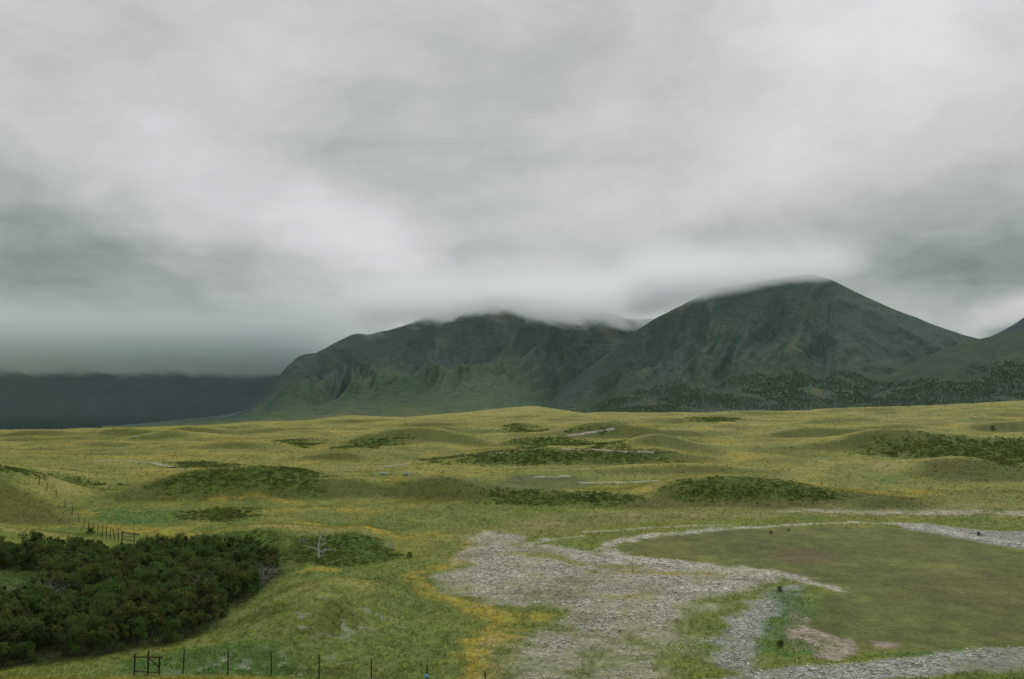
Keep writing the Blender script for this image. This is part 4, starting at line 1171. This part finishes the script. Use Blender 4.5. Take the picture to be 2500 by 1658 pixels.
p = ground_at(328, 1071)
root = empty('water_trough', (p[0], p[1], p[2]), 0.15); tag(root, 'small white trough alone in the far grass below the dark wall', 'trough')
def prism(nm, x0, x1, y0, y1, z0, z1, mat, inset=0.0):
    V = [(x0 + inset, y0 + inset, z0), (x1 - inset, y0 + inset, z0), (x1 - inset, y1 - inset, z0), (x0 + inset, y1 - inset, z0), (x0, y0, z1), (x1, y0, z1), (x1, y1, z1), (x0, y1, z1)]
    return mesh_obj(nm, V, [(0, 3, 2, 1), (4, 5, 6, 7), (0, 1, 5, 4), (1, 2, 6, 5), (2, 3, 7, 6), (3, 0, 4, 7)], mat, root)
basin = prism('basin', -0.85, 0.85, -0.4, 0.4, 0.15, 0.62, M_WHITE, 0.12)
prism('rim', -0.92, 0.92, -0.47, 0.47, 0.622, 0.70, M_WHITE).parent = basin
for sx in (-0.55, 0.55): prism('foot', sx - 0.08, sx + 0.08, -0.3, 0.3, -0.2, 0.148, M_POST)
v, f = post_mesh(1.9, 0.05); po = mesh_obj('standpipe', v, f, M_POST, root); po.location = (-0.6, 0.7, 0)

# ------------------------------------------------------------------ pale dirt tracks
def track(pts, width, label):
    P = np.array([ground_at(*q_)[:2] for q_ in pts])
    s = np.concatenate([[0], np.cumsum(np.linalg.norm(np.diff(P, axis=0), axis=1))])
    t = np.linspace(0, s[-1], max(12, int(s[-1] / 0.8)))
    x, y = np.interp(t, s, P[:, 0]), np.interp(t, s, P[:, 1])
    k = 9
    if len(x) > 30:
        x = np.convolve(np.pad(x, k // 2, mode='edge'), np.ones(k) / k, 'valid'); y = np.convolve(np.pad(y, k // 2, mode='edge'), np.ones(k) / k, 'valid')
    dx_, dy_ = np.gradient(x), np.gradient(y)
    nn = np.hypot(dx_, dy_) + 1e-9
    nx_, ny_ = -dy_ / nn, dx_ / nn
    V, m_ = [], 5
    wv_ = width * (1 + 0.35 * fbm(t / 6, t * 0, 97, 3))
    for j in range(m_):
        o_ = (j / (m_ - 1) - 0.5)
        xx, yy = x + nx_ * wv_ * o_, y + ny_ * wv_ * o_
        V.append(np.stack([xx, yy, H(xx, yy) + 0.10 - 0.06 * abs(o_) * 2], 1))
    V = np.stack(V, 1).reshape(-1, 3)
    a_, b_ = np.meshgrid(np.arange(len(t) - 1), np.arange(m_ - 1), indexing='ij')
    q_ = (a_ * m_ + b_).ravel()
    o = mesh_obj('track', V, np.stack([q_, q_ + m_, q_ + m_ + 1, q_ + 1], 1), M_TRACK, None, None, True)
    tag(o, label, 'track', kind='structure')
track([(215, 1127), (280, 1126), (340, 1127), (365, 1129), (390, 1135), (420, 1142)], 1.6, 'pale dirt track bending down at left beside the dark scrub strip')
track([(1385, 1063), (1440, 1056), (1500, 1048)], 2.0, 'straight pale track rising across the far plain')
track([(1095, 1117), (1150, 1111), (1230, 1106)], 1.8, 'pale track above the long scrub belt, its left stretch')
track([(1370, 1096), (1450, 1098), (1540, 1104), (1600, 1107)], 1.5, 'pale track skirting the rounded scrub rise, its right stretch')
track([(815, 1141), (900, 1142), (955, 1139), (1000, 1131)], 1.3, 'thin pale track running above the two blue tubs')
